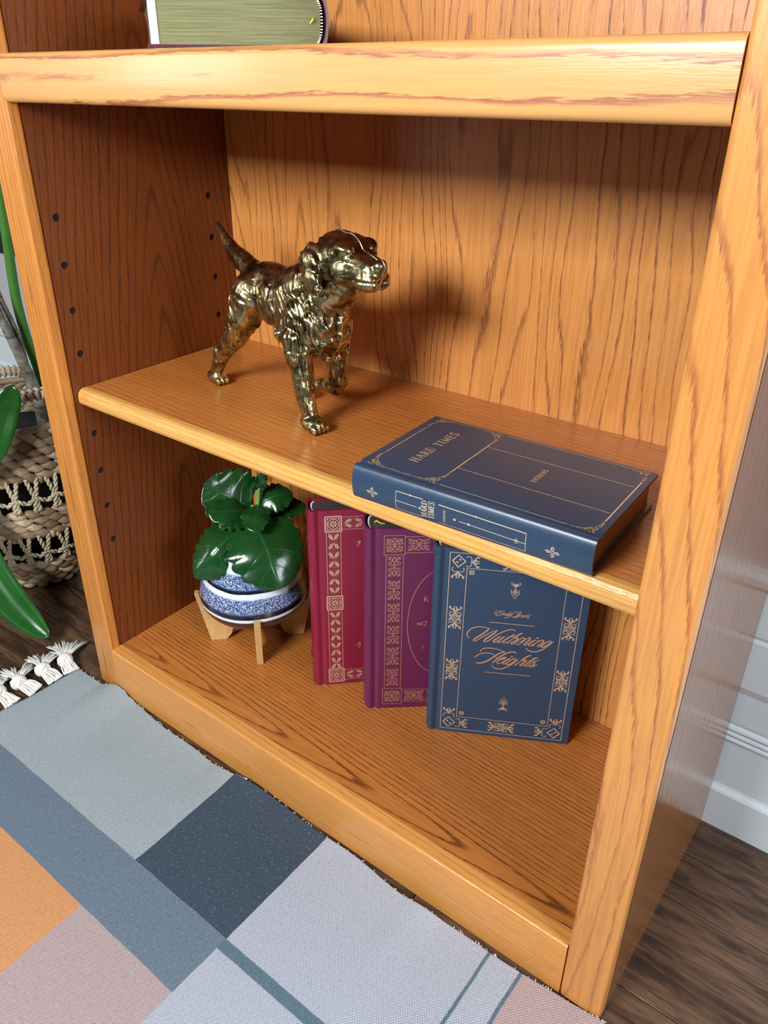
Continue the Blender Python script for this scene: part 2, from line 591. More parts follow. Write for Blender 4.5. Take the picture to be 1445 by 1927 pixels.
rug = empty('rug', (0.40, -0.30, 0), 'flatwoven rug in grey, slate blue, navy, orange and dusty pink blocks', 'rug')
m = MB()
nx, ny = 260, 150
for i in range(nx + 1):
    for j in range(ny + 1):
        v = j / ny
        ymax = rug_edge_y(-.08 + (1.0 + .08) * i / nx)
        y = ymax + (-0.90 - ymax) * v ** 1.35
        xl = rug_edge_x(y)
        x = xl + (1.0 - xl) * i / nx
        m.v.append(Vector((x, y, rug_z(x, y))))
        m.uv.append((0, 0))
for i in range(nx):
    for j in range(ny):
        a = i * (ny + 1) + j
        m.f.append((a, a + 1, a + ny + 2, a + ny + 1))
ro = m.build('woven_field', rug_mat(), rug, True)
so = ro.modifiers.new('thickness', 'SOLIDIFY')
so.thickness, so.offset = 0.0026, -1

t = NT('cotton_fringe')
t.base((0.80, 0.77, 0.70), 0.85, spec=0.2)
t.bump(t.noise(t.coord(), 900.0, 2.0), 0.4, 0.0005)
M['fringe'] = t.m
rf = random.Random(11)


def tassel(ex, ey, kx, ky, tx, ty, spread):
    """strands from the rug edge to a knot, then a loose brush"""
    E0, K, T_ = Vector((ex, ey, .005)), Vector((kx, ky, .0118)), Vector((tx, ty, .006))
    d = (K - E0).normalized()
    side = Vector((-d.y, d.x, 0)).normalized()
    m = MB()
    for i in range(26):
        s = (i / 25 - .5) * 2
        off = side * s * spread
        sag = rf.uniform(-.002, .004)
        p0 = E0 + off + Vector((0, 0, rf.uniform(-.0015, .001)))
        p1 = E0.lerp(K, .45) + off * .75 + side * rf.uniform(-.002, .002) + Vector((0, 0, sag))
        p2 = K + side * s * .0070 + Vector((0, 0, rf.uniform(-.005, .005)))
        m.tube(catmull([p0, p1, p2], 4), .00115, 5)
    # the knot: a ball wound with thread
    for k in range(9):
        a0 = rf.uniform(0, 3.14)
        ax = (Vector((rf.uniform(-1, 1), rf.uniform(-1, 1), rf.uniform(-.6, .6))) + d * 1.2).normalized()
        u = ax.orthogonal().normalized()
        v = ax.cross(u)
        ring = [K + (u * math.cos(q * .5236) + v * math.sin(q * .5236)) * .0095 + ax * rf.uniform(-.0015, .0015) for q in range(13)]
        ring = [Vector((p.x, p.y, max(p.z, .0018))) for p in ring]
        m.tube(ring, .0021, 6)
    n = 10
    vs = []
    for a in range(7):
        th = math.pi * a / 6
        for b in range(n):
            ph = 2 * math.pi * b / n
            vs.append(K + Vector((math.sin(th) * math.cos(ph), math.sin(th) * math.sin(ph), math.cos(th))) * .0098)
    m.add(vs, [(a * n + b, a * n + (b + 1) % n, (a + 1) * n + (b + 1) % n, (a + 1) * n + b) for a in range(6) for b in range(n)])
    d2 = (T_ - K)
    L = d2.length
    d2.normalize()
    s2 = Vector((-d2.y, d2.x, 0))
    for i in range(38):
        ang = rf.uniform(-.62, .62)
        dr = (d2 * math.cos(ang) + s2 * math.sin(ang))
        ln = L * rf.uniform(.8, 1.1)
        p1 = K + dr * ln * .45 + Vector((0, 0, rf.uniform(0, .006)))
        p2 = K + dr * ln + s2 * math.sin(ang) * .003 + Vector((0, 0, rf.uniform(-.006, .003)))
        p2.z = max(p2.z, .001)
        m.tube(catmull([K + dr * .006, p1, p2], 4), [.0013] * 8 + [.0006], 5)
    o = m.build('tassel', M['fringe'], rug, True)
    return o


tassel(-.083, -.0190, -.1045, -.0145, -.1480, .0145, .011)
tassel(-.0845, -.0440, -.1120, -.0465, -.1510, -.0220, .0115)
tassel(-.0865, -.0740, -.1140, -.0830, -.1560, -.0600, .012)
tassel(-.0880, -.1080, -.1165, -.1120, -.1600, -.0960, .012)
tassel(-.0900, -.1400, -.1190, -.1440, -.1630, -.1380, .012)
for k in range(18):
    y = -.172 - .031 * k
    tassel(rug_edge_x(y) - .001, y, rug_edge_x(y) - .029 + rf.uniform(-.003, .003), y + rf.uniform(-.006, .006), rug_edge_x(y) - .072, y + rf.uniform(-.01, .02), .012)
# frayed selvedge threads along the edge by the bookcase
m = MB()
for i in range(210):
    x = rf.uniform(-.078, .74)
    y = rug_edge_y(x)
    z = rug_z(x, y)
    a = rf.uniform(-1.2, 1.2)
    l = rf.uniform(.0012, .0042)
    p = Vector((x, y - .001, z - .001))
    m.tube([p, p + Vector((math.sin(a) * l * .6, min(l * .6, max(0.0, -.0008 - y)), l * .4)), p + Vector((math.sin(a) * l, min(l * .7, max(0, -.0008 - y)), l * .2))], [.00035, .0003, .0002], 4)
o = m.build('frayed_threads', M['fringe'], rug)
o['kind'] = 'stuff'

# ------------------------------------------------------------------ books
def local(o):
    o.matrix_parent_inverse = Matrix.Identity(4)
    return o


def cloth(name, col, rough=0.42, fine=True, sheen=0.0):
    t = NT(name)
    x, y, z = t.sep(t.coord())
    wv = t.math('MULTIPLY', t.math('SINE', t.math('MULTIPLY', x, 9000.0)), t.math('SINE', t.math('MULTIPLY', y, 9000.0)))
    n = t.noise(t.coord(), 45.0, 3.0)
    c = t.mix(t.math('MULTIPLY', n, 0.25), col, tuple(v * .75 for v in col))
    t.base(c, rough)
    n2 = t.noise(t.coord(), 700.0, 2.0)
    t.bump(t.math('ADD', t.math('MULTIPLY', wv, .3), t.math('ADD', n2, t.math('MULTIPLY', n, 2.0))), 0.12, 0.0006)
    if sheen:
        t.p.inputs['Coat Weight'].default_value = sheen
        t.p.inputs['Coat Roughness'].default_value = 0.25
    return t.m


def pages(name, c0, c1, metal, rough):
    t = NT(name)
    x, y, z = t.sep(t.coord())
    n = t.noise(t.comb(t.math('MULTIPLY', x, 14.0), t.math('MULTIPLY', y, 14.0), t.math('MULTIPLY', z, 2600.0)), 1.0, 3.0, 0.65)
    b = t.noise(t.coord(), 22.0, 2.0)
    c = t.mix(t.step(n, 0.3, 0.7), c0, c1)
    c = t.mix(t.math('MULTIPLY', b, .4), c, tuple(v * .6 for v in c0))
    t.base(c, rough, metal)
    t.bump(n, 0.4, 0.0004)
    return t.m


def foil(name, col, rough=0.28):
    t = NT(name)
    n = t.noise(t.coord(), 60.0, 2.0)
    t.base(t.mix(n, col, tuple(v * .8 for v in col)), rough, 0.45)
    return t.m


M['navy'] = cloth('navy_cloth', (0.030, 0.062, 0.118), 0.40)
M['navy_leather'] = cloth('navy_leather', (0.024, 0.048, 0.092), 0.36, sheen=.25)
M['plum'] = cloth('plum_cloth', (0.150, 0.016, 0.075), 0.38, sheen=.15)
M['crimson'] = cloth('crimson_cloth', (0.255, 0.008, 0.038), 0.36, sheen=.15)
M['burgundy'] = cloth('burgundy_leather', (0.085, 0.008, 0.024), 0.30, sheen=.4)
M['pg_dark'] = pages('dark_page_edges', (0.05, 0.048, 0.05), (0.12, 0.115, 0.12), 0.2, 0.3)
M['pg_gilt'] = pages('bronze_page_edges', (0.34, 0.17, 0.06), (0.60, 0.36, 0.13), 0.75, 0.38)
M['pg_green'] = pages('tarnished_gilt_page_edges', (0.15, 0.15, 0.060), (0.33, 0.32, 0.145), 0.35, 0.40)
M['foil_pale'] = foil('pale_gold_foil', (0.86, 0.66, 0.44))
M['foil_rose'] = foil('rose_gold_foil', (0.86, 0.50, 0.28))
M['endpaper'] = flat('endpaper', (0.55, 0.53, 0.55), 0.6)
M['band'] = flat('headband', (0.8, 0.78, 0.72), 0.7)
M['ribbon'] = flat('ribbon_yellow', (0.75, 0.55, 0.03), 0.4)


def book(name, loc, u, w_axis_up, Wd, H, T, cmat, pmat, label, group=None, bulge=.0065, ribs=()):
    """local frame: x = width from the spine edge, y = height, z = thickness (front cover at z = T)"""
    o = bpy.data.objects.new(name, None)
    C.objects.link(o)
    o.empty_display_size = .02
    ux = Vector((u[0], u[1], 0)).normalized()
    if w_axis_up:
        vy, wz = Vector((-ux.y, ux.x, 0)), Vector((0, 0, 1))
    else:
        vy, wz = Vector((0, 0, 1)), Vector((ux.y, -ux.x, 0))
    R = Matrix((ux, vy, wz)).transposed().to_4x4()
    o.matrix_world = Matrix.Translation(loc) @ R
    o.location = Vector(loc)
    o.rotation_euler = R.to_euler()
    WM[o.name] = Matrix.Identity(4)
    tag(o, label, 'book', group)
    B = .0028
    # outer outline of the case seen from the head: front board, joint groove, rounded spine, groove, back board
    def side(z, s):
        return [(Wd, z), (Wd, z), (.0150, z), (.0128, z - s * .0003), (.0105, z - s * .0019), (.0088, z - s * .0019), (.0066, z - s * .0002), (.0040, z + s * .0001)]
    outer = side(T, 1)[1:]
    inner = [(max(x, .0058), T - B - (.0006 if z < T - .001 else 0)) for x, z in outer]
    n = 14
    for k in range(n + 1):
        a = math.pi * k / n
        outer.append((.0030 - bulge * math.sin(a) * .9, T / 2 + T / 2 * math.cos(a)))
        inner.append((.0052 - bulge * math.sin(a) * .9, T / 2 + (T / 2 - B) * math.cos(a)))
    bk = side(0, -1)[1:][::-1]
    outer += bk
    inner += [(max(x, .0058), B + (.0006 if z > .001 else 0)) for x, z in bk]
    k = len(outer)
    bm = bmesh.new()
    V = {}
    for li, y in enumerate([0.0, .0006, H - .0006, H]):
        for wi, lp in enumerate((outer, inner)):
            for i, (x, z) in enumerate(lp):
                sh = .0004 if (li in (0, 3) and x > Wd - 1e-6) else 0
                V[(li, wi, i)] = bm.verts.new((x - sh, y, z))
    for li in range(3):
        for wi in (0, 1):
            for i in range(k - 1):
                bm.faces.new((V[(li, wi, i)], V[(li + 1, wi, i)], V[(li + 1, wi, i + 1)], V[(li, wi, i + 1)]))
        for i in (0, k - 1):
            bm.faces.new((V[(li, 0, i)], V[(li + 1, 0, i)], V[(li + 1, 1, i)], V[(li, 1, i)]))
    for li in (0, 3):
        for i in range(k - 1):
            bm.faces.new((V[(li, 0, i)], V[(li, 0, i + 1)], V[(li, 1, i + 1)], V[(li, 1, i)]))
    bmesh.ops.remove_doubles(bm, verts=bm.verts, dist=1e-6)
    bmesh.ops.recalc_face_normals(bm, faces=bm.faces)
    me = bpy.data.meshes.new('cover')
    bm.to_mesh(me)
    bm.free()
    me.materials.append(cmat)
    for p in me.polygons:
        p.use_smooth = abs(p.normal.y) < .5
    c = bpy.data.objects.new('cover', me)
    C.objects.link(c)
    c.parent = o
    md = c.modifiers.new('edge', 'EDGE_SPLIT')
    md.split_angle = math.radians(38)
    if ribs:
        for ry in ribs:
            q = MB()
            pts = [(.0030 - (bulge + .0003) * math.sin(math.pi * a / 10) * .9, ry, T / 2 + (T / 2) * math.cos(math.pi * a / 10)) for a in range(1, 10)]
            q.tube(pts, .0011, 6)
            local(q.build('raised_band', cmat, o, True))
    # text block
    a_, b_ = B + .0001, T - B - .0001
    poly = []
    for k2 in range(9):
        a = math.pi * k2 / 8
        poly.append((.0085 - .0045 * math.sin(a), T / 2 + (T / 2 - B - .0001) * math.cos(a)))
    for k2 in range(9):
        a = math.pi * k2 / 8
        poly.append((Wd - .0035 - .0035 * math.sin(a), T / 2 - (T / 2 - B - .0001) * math.cos(a)))
    q = MB()
    kk = len(poly)
    e0, e1 = .0035, H - .0035
    q.add([(x, e0, z) for x, z in poly] + [(x, e1, z) for x, z in poly], [(i, kk + i, kk + (i + 1) % kk, (i + 1) % kk) for i in range(kk)] + [tuple(range(kk)), tuple(range(2 * kk - 1, kk - 1, -1))])
    local(q.build('page_block', pmat, o))
    # headbands at both ends
    for y in (e0 - .0004, e1 + .0004):
        q = MB()
        n3 = 22
        for i in range(n3):
            a = math.pi * (i + .5) / n3
            x = .0080 - .0052 * math.sin(a)
            z = T / 2 + (T / 2 - B - .0008) * math.cos(a)
            if abs(z - T / 2) < T / 2 - B - .0012:
                q.tube([(x - .0008, y, z), (x + .0010, y, z)], .0006, 5)
        local(q.build('headband', M['band'], o))
    return o


class Foil:
    """thin foil ribbons laid on a plane map (a,b) -> local 3d"""

    def __init__(s, mp):
        s.m = MB()
        s.mp = mp

    def rib(s, pts, w, smooth=0, taper=False, closed=False):
        P = [Vector((p[0], p[1], 0)) for p in pts]
        if smooth:
            P = catmull(P, smooth)
        if closed:
            P.append(P[0])
        n = len(P)
        vs = []
        for i in range(n):
            if closed:
                d = P[(i + 1) % (n - 1)] - P[i - 1 if i > 0 else n - 2]
            else:
                d = P[min(i + 1, n - 1)] - P[max(i - 1, 0)]
            if d.length < 1e-9:
                d = Vector((1, 0, 0))
            d.normalize()
            nn = Vector((-d.y, d.x, 0))
            ww = w[i] if isinstance(w, list) else w
            if taper:
                q = i / (n - 1)
                ww = ww * (0.35 + 0.65 * math.sin(math.pi * min(1, max(0, q))))
            vs += [P[i] + nn * ww / 2, P[i] - nn * ww / 2]
        s.m.add([s.mp(v.x, v.y) for v in vs], [(2 * i, 2 * i + 1, 2 * i + 3, 2 * i + 2) for i in range(n - 1)])

    def pen(s, pts, w, ang, mn=.3, smooth=6):
        """broad-nib stroke: width depends on direction"""
        P = catmull([Vector((p[0], p[1], 0)) for p in pts], smooth)
        n = len(P)
        ws = []
        for i in range(n):
            d = P[min(i + 1, n - 1)] - P[max(i - 1, 0)]
            a = math.atan2(d.y, d.x)
            ws.append(w * (mn + (1 - mn) * abs(math.sin(a - ang)) ** 1.3))
        s.rib([(p.x, p.y) for p in P], ws)

    def soft(s, pts, w, smooth=7):
        """stroke that swells in the middle and thins at both ends"""
        P = catmull([Vector((p[0], p[1], 0)) for p in pts], smooth)
        n = len(P)
        s.rib([(p.x, p.y) for p in P], [w * (.55 + .45 * math.sin(math.pi * min(1, (i + .6) / (n + .2))) ** .6) for i in range(n)])

    def poly(s, pts):
        s.m.add([s.mp(x, y) for x, y in pts], [tuple(range(len(pts)))])

    def rect(s, a0, b0, a1, b1, w):
        s.rib([(a0, b0), (a1, b0)], w)
        s.rib([(a0, b1), (a1, b1)], w)
        s.rib([(a0, b0), (a0, b1)], w)
        s.rib([(a1, b0), (a1, b1)], w)

    def disc(s, x, y, r, n=8):
        s.poly([(x + r * math.cos(6.2832 * k / n), y + r * math.sin(6.2832 * k / n)) for k in range(n)])

    def ring(s, x, y, rx, ry, w, n=24, a0=0, a1=360):
        full = a1 - a0 >= 360
        k0 = n if full else n + 1
        pts = [(x + rx * math.cos(math.radians(a0 + (a1 - a0) * k / n)), y + ry * math.sin(math.radians(a0 + (a1 - a0) * k / n))) for k in range(k0)]
        s.rib(pts, w, closed=full)

    def build(s, name, mat, parent):
        return local(s.m.build(name, mat, parent))


def xf(cx, cy, sx, sy, swap=False):
    def f(x, y):
        if swap:
            x, y = y, x
        return (cx + x * sx, cy + y * sy)
    return f


# ---- motifs, each in a unit box -1..1
def motif_scroll(F, T_, w):
    """four-way scroll tile of the plum book"""
    for sx in (-1, 1):
        for sy in (-1, 1):
            g = lambda x, y: T_(x * sx, y * sy)
            F.rib([g(.0, .12), g(.22, .22), g(.55, .12), g(.85, .25), g(.80, .45), g(.52, .48), g(.45, .30), g(.62, .27)], w, 3)
            F.rib([g(.0, .95), g(.18, .72), g(.30, .55), g(.10, .42), g(0, .30)], w, 3)
            F.rib([g(.30, .58), g(.55, .68), g(.80, .88), g(.95, .95)], w, 3)
            F.rib([g(.95, .70), g(.80, .72), g(.78, .88)], w, 3)
            F.rib([g(.62, .95), g(.66, .84), g(.78, .88)], w, 3)
            F.rib([g(.15, .50), g(.30, .70), g(.45, .95)], w * .8, 3)
    c = T_(0, 0)
    q = T_(.16, .10)
    F.ring(c[0], c[1], abs(q[0] - c[0]), abs(q[1] - c[1]) if abs(q[1] - c[1]) > 1e-6 else abs(q[0] - c[0]), w, 12)


def motif_leaf(F, T_, w):
    """pair of veined leaves fanning up and out"""
    for sx in (-1, 1):
        L = [(.05, -.9), (.10, -.2), (.30, .35), (.62, .72), (.95, .95), (.92, .55), (.98, .20), (.72, .0), (.80, -.30), (.45, -.45), (.12, -.85)]
        a = [T_(x * sx, y) for x, y in L]
        F.poly(a[:4] + [a[4]] + [T_(.60 * sx, .45), T_(.30 * sx, -.1), T_(.10 * sx, -.75)])
        F.poly([T_(.20 * sx, -.45), T_(.62 * sx, .28), T_(.92 * sx, .62), T_(.97 * sx, .22), T_(.70 * sx, -.02)])
        F.poly([T_(.16 * sx, -.62), T_(.66 * sx, -.10), T_(.80 * sx, -.28), T_(.46 * sx, -.45)])
        for (x, y) in ((.15, .55), (.30, .80), (.02, .85), (.55, -.75), (.78, -.62), (.35, -.85)):
            p = T_(x * sx, y)
            F.disc(p[0], p[1], w * .7, 5)


def motif_rosette(F, cx, cy, hx, hy, w):
    F.rect(cx - hx, cy - hy, cx + hx, cy + hy, w * 2.0)
    F.rect(cx - hx * .78, cy - hy * .78, cx + hx * .78, cy + hy * .78, w * .9)
    F.ring(cx, cy, hx * .66, hy * .66, w * 1.2, 24)
    for k in range(8):
        a = 6.2832 * k / 8
        F.poly([(cx + hx * r * math.cos(a + d), cy + hy * r * math.sin(a + d)) for r, d in ((.12, 0), (.34, -.28), (.50, -.12), (.44, 0), (.50, .12), (.34, .28))])
        F.disc(cx + hx * .12 * math.cos(a), cy + hy * .12 * math.sin(a), w * .5, 5)
    for sx in (-1, 1):
        for sy in (-1, 1):
            F.disc(cx + sx * hx * .66, cy + sy * hy * .66, w * 1.1, 6)


def motif_diamond(F, T_, w, half=False):
    """folk ornament of the navy book: nested diamonds with a bell of curled leaves at each end"""
    for k in (.44, .27, .10):
        pts = [T_(0, k * .78), T_(k * 1.45, 0), T_(0, -k * .78), T_(-k * 1.45, 0)]
        if k > .15:
            F.rib(pts + [pts[0]], w * .95)
        else:
            F.poly(pts)
    for sy in (-1, 1):
        for sx in (-1, 1):
            g = lambda x, y: T_(x * sx, y * sy)
            F.poly([g(0, .34), g(.20, .52), g(.55, .62), g(.62, .75), g(.36, .72), g(.22, .92), g(.10, .97), g(.12, .70), g(0, .52)])
            F.rib([g(.40, .62), g(.70, .72), g(.80, .92), g(.96, .86), g(.90, .72)], w * 1.25, 3)
            F.rib([g(.16, .42), g(.50, .44), g(.85, .36), g(.92, .16), g(.72, .12), g(.68, .25)], w, 3)
            F.rib([g(.10, .38), g(.42, .22), g(.80, .03)], w * .8)
            F.disc(*g(.95, .50), w * .8, 5)
            F.disc(*g(.90, .0), w * .7, 5)


# ---- stroke capitals (serifed): lists of (points, thick?)
GL = {
    'H': [([(.16, 0), (.16, 1)], 1), ([(.74, 0), (.74, 1)], 1), ([(.16, .52), (.74, .52)], 0), ([(.02, 0), (.30, 0)], 0), ([(.02, 1), (.30, 1)], 0), ([(.60, 0), (.88, 0)], 0), ([(.60, 1), (.88, 1)], 0), .92],
    'A': [([(.10, 0), (.44, 1)], 0), ([(.44, 1), (.78, 0)], 1), ([(.22, .36), (.66, .36)], 0), ([(0, 0), (.22, 0)], 0), ([(.64, 0), (.92, 0)], 0), .92],
    'R': [([(.16, 0), (.16, 1)], 1), ([(.02, 0), (.30, 0)], 0), ([(.02, 1), (.42, 1), (.60, .92), (.64, .76), (.58, .58), (.40, .50), (.18, .50)], 0), ([(.62, .90), (.66, .76), (.60, .62)], 1), ([(.40, .50), (.74, .02), (.88, 0)], 1), .88],
    'D': [([(.16, 0), (.16, 1)], 1), ([(.02, 1), (.40, 1), (.66, .86), (.78, .5), (.66, .14), (.40, 0), (.02, 0)], 0), ([(.72, .74), (.78, .5), (.72, .26)], 1), .90],
    'T': [([(.40, 0), (.40, 1)], 1), ([(.04, .82), (.06, 1), (.74, 1), (.76, .82)], 0), ([(.26, 0), (.54, 0)], 0), .82],
    'I': [([(.16, 0), (.16, 1)], 1), ([(.02, 0), (.30, 0)], 0), ([(.02, 1), (.30, 1)], 0), .38],
    'M': [([(.14, 0), (.16, 1)], 0), ([(.16, 1), (.50, .05)], 1), ([(.50, .05), (.86, 1)], 0), ([(.86, 0), (.86, 1)], 1), ([(.02, 0), (.26, 0)], 0), ([(.02, 1), (.18, 1)], 0), ([(.84, 1), (1, 1)], 0), ([(.72, 0), (1, 0)], 0), 1.06],
    'E': [([(.16, 0), (.16, 1)], 1), ([(.02, 1), (.62, 1), (.64, .82)], 0), ([(.16, .52), (.50, .52)], 0), ([(.50, .42), (.50, .62)], 0), ([(.02, 0), (.66, 0), (.68, .20)], 0), .74],
    'S': [([(.56, .80), (.46, .97), (.24, .99), (.08, .84), (.10, .66), (.32, .52), (.54, .38), (.58, .18), (.44, .03), (.20, .01), (.06, .20)], 2), ([(.57, .74), (.57, 1)], 0), ([(.05, .0), (.05, .26)], 0), .68],
    'C': [([(.74, .78), (.60, .96), (.38, 1), (.16, .84), (.08, .5), (.16, .16), (.38, 0), (.60, .04), (.76, .22)], 2), ([(.76, .70), (.76, 1)], 0), .82],
    'K': [([(.16, 0), (.16, 1)], 1), ([(.02, 0), (.30, 0)], 0), ([(.02, 1), (.30, 1)], 0), ([(.70, 1), (.18, .44)], 0), ([(.34, .60), (.78, 0)], 1), ([(.56, 1), (.82, 1)], 0), ([(.66, 0), (.90, 0)], 0), .90],
    'N': [([(.14, 0), (.14, 1)], 0), ([(.14, 1), (.80, 0)], 1), ([(.80, 0), (.80, 1)], 0), ([(.02, 0), (.26, 0)], 0), ([(.68, 1), (.92, 1)], 0), .94],
    'L': [([(.16, 0), (.16, 1)], 1), ([(.02, 1), (.30, 1)], 0), ([(.02, 0), (.60, 0), (.64, .22)], 0), .70],
    'P': [([(.16, 0), (.16, 1)], 1), ([(.02, 0), (.30, 0)], 0), ([(.02, 1), (.42, 1), (.62, .88), (.62, .62), (.42, .48), (.16, .48)], 0), .74],
    ' ': [.45],
}


def write(F, txt, org, adv, up, size, width=None, thick=.15, thin=.065, track=.10):
    """org: start of baseline; adv/up: unit direction pairs"""
    tot = sum(GL[c][-1] + track for c in txt) - track
    k = 1.0 if width is None else width / (tot * size)
    x = 0
    for c in txt:
        for st in GL[c][:-1]:
            pts, th = st
            P = [(org[0] + (adv[0] * (x + px) * k + up[0] * py) * size, org[1] + (adv[1] * (x + px) * k + up[1] * py) * size) for px, py in pts]
            F.rib(P, size * (thick if th == 1 else (thick * .75 if th == 2 else thin)), 3 if len(P) > 4 else 0)
        x += GL[c][-1] + track


G_SHELF = None
ZD = .0724
# --- navy book with script title
TB = .034
blue_u = Vector((.1432, .0803, 0)).normalized()
nb = Vector((blue_u.y, -blue_u.x, 0))


def stand_book(name, front, u, Wd, H, T, cm, pm, label, **k):
    u = Vector((u[0], u[1], 0)).normalized()
    nrm = Vector((u.y, -u.x, 0))
    p = Vector((front[0], front[1], ZD)) - nrm * T
    return book(name, p, u, False, Wd, H, T, cm, pm, label, **k)


bb = stand_book('book', (.4225, .1470), blue_u, .1640, .2560, TB, M['navy'], M['pg_gilt'],
                'navy blue clothbound book standing upright, rose gold script title Wuthering Heights')
F = Foil(lambda a, b: (a, b, TB + .00012))
F.rect(.0152, .0050, .1560, .2512, .00075)
F.rect(.0336, .0247, .1385, .2330, .00065)
for (cx, cy) in ((.0243, .1677), (.0243, .0946), (.1472, .1664), (.1472, .0935)):
    motif_diamond(F, xf(cx, cy, .0068, .0160), .00085)
for cy in (.0150, .2412):
    motif_diamond(F, xf(.0861, cy, .0160, .0068, True), .00085)
for sx, cx in ((1, .0243), (-1, .1472)):
    for sy, cy in ((1, .0150), (-1, .2412)):
        # corner: diamond body with one bell up and one bell inward
        F.rib([(cx - .0062 * sx, cy), (cx + 0, cy - .0072 * sy), (cx + .0075 * sx, cy), (cx, cy + .0078 * sy), (cx - .0062 * sx, cy)], .0016)
        F.disc(cx - .0012 * sx, cy + .0016 * sy, .0012)
        F.disc(cx + .0018 * sx, cy - .0016 * sy, .0012)
        for (dx, dy, sw) in ((0, .0065, False), (.0065, 0, True)):
            T_ = (lambda x, y, dx=dx, dy=dy: (cx + sx * x * .0068, cy + sy * (dy + y * .0165))) if not sw else (lambda x, y, dx=dx: (cx + sx * (dx + y * .0165), cy + sy * x * .0068))
            for q in (-1, 1):
                g = lambda x, y: T_(x * q, y)
                F.poly([g(0, .34), g(.20, .52), g(.55, .62), g(.62, .75), g(.36, .72), g(.22, .92), g(.10, .97), g(.12, .70), g(0, .52)])
                F.rib([g(.40, .62), g(.70, .72), g(.80, .92), g(.96, .86), g(.90, .72)], .0010, 3)
                F.rib([g(.16, .42), g(.50, .44), g(.85, .36), g(.92, .16), g(.72, .12)], .0008, 3)
for cx in (.0389, .1330):
    for cy in (.0305, .2280):
        F.rect(cx - .0022, cy - .0022, cx + .0022, cy + .0022, .0009)
        F.rect(cx - .0008, cy - .0008, cx + .0008, cy + .0008, .0006)
for cy, s in ((.2107, 1), (.0502, -1)):
    T_ = lambda x, y: (.0860 + x * .0046, cy + s * (y * .0150 - .003))
    for k in (.46, .28, .10):
        pts = [T_(0, k * .72), T_(k * 1.3, 0), T_(0, -k * .72), T_(-k * 1.3, 0)]
        F.rib(pts + [pts[0]], .0006)
    F.rib([T_(-.9, .2), T_(-.9, -.1), T_(0, -.58), T_(.9, -.1), T_(.9, .2)], .0007)
    for q in (-1, 1):
        F.poly([T_(0, .34), T_(.30 * q, .50), T_(.62 * q, .62), T_(.5 * q, .74), T_(.15 * q, .72), T_(0, .6)])
        F.rib([T_(.5 * q, .55), T_(.9 * q, .62), T_(.95 * q, .80), T_(.7 * q, .82)], .0007, 3)
F.build('gilt_ornament', M['foil_pale'], bb)
F = Foil(lambda a, b: (a, b, TB + .00018))
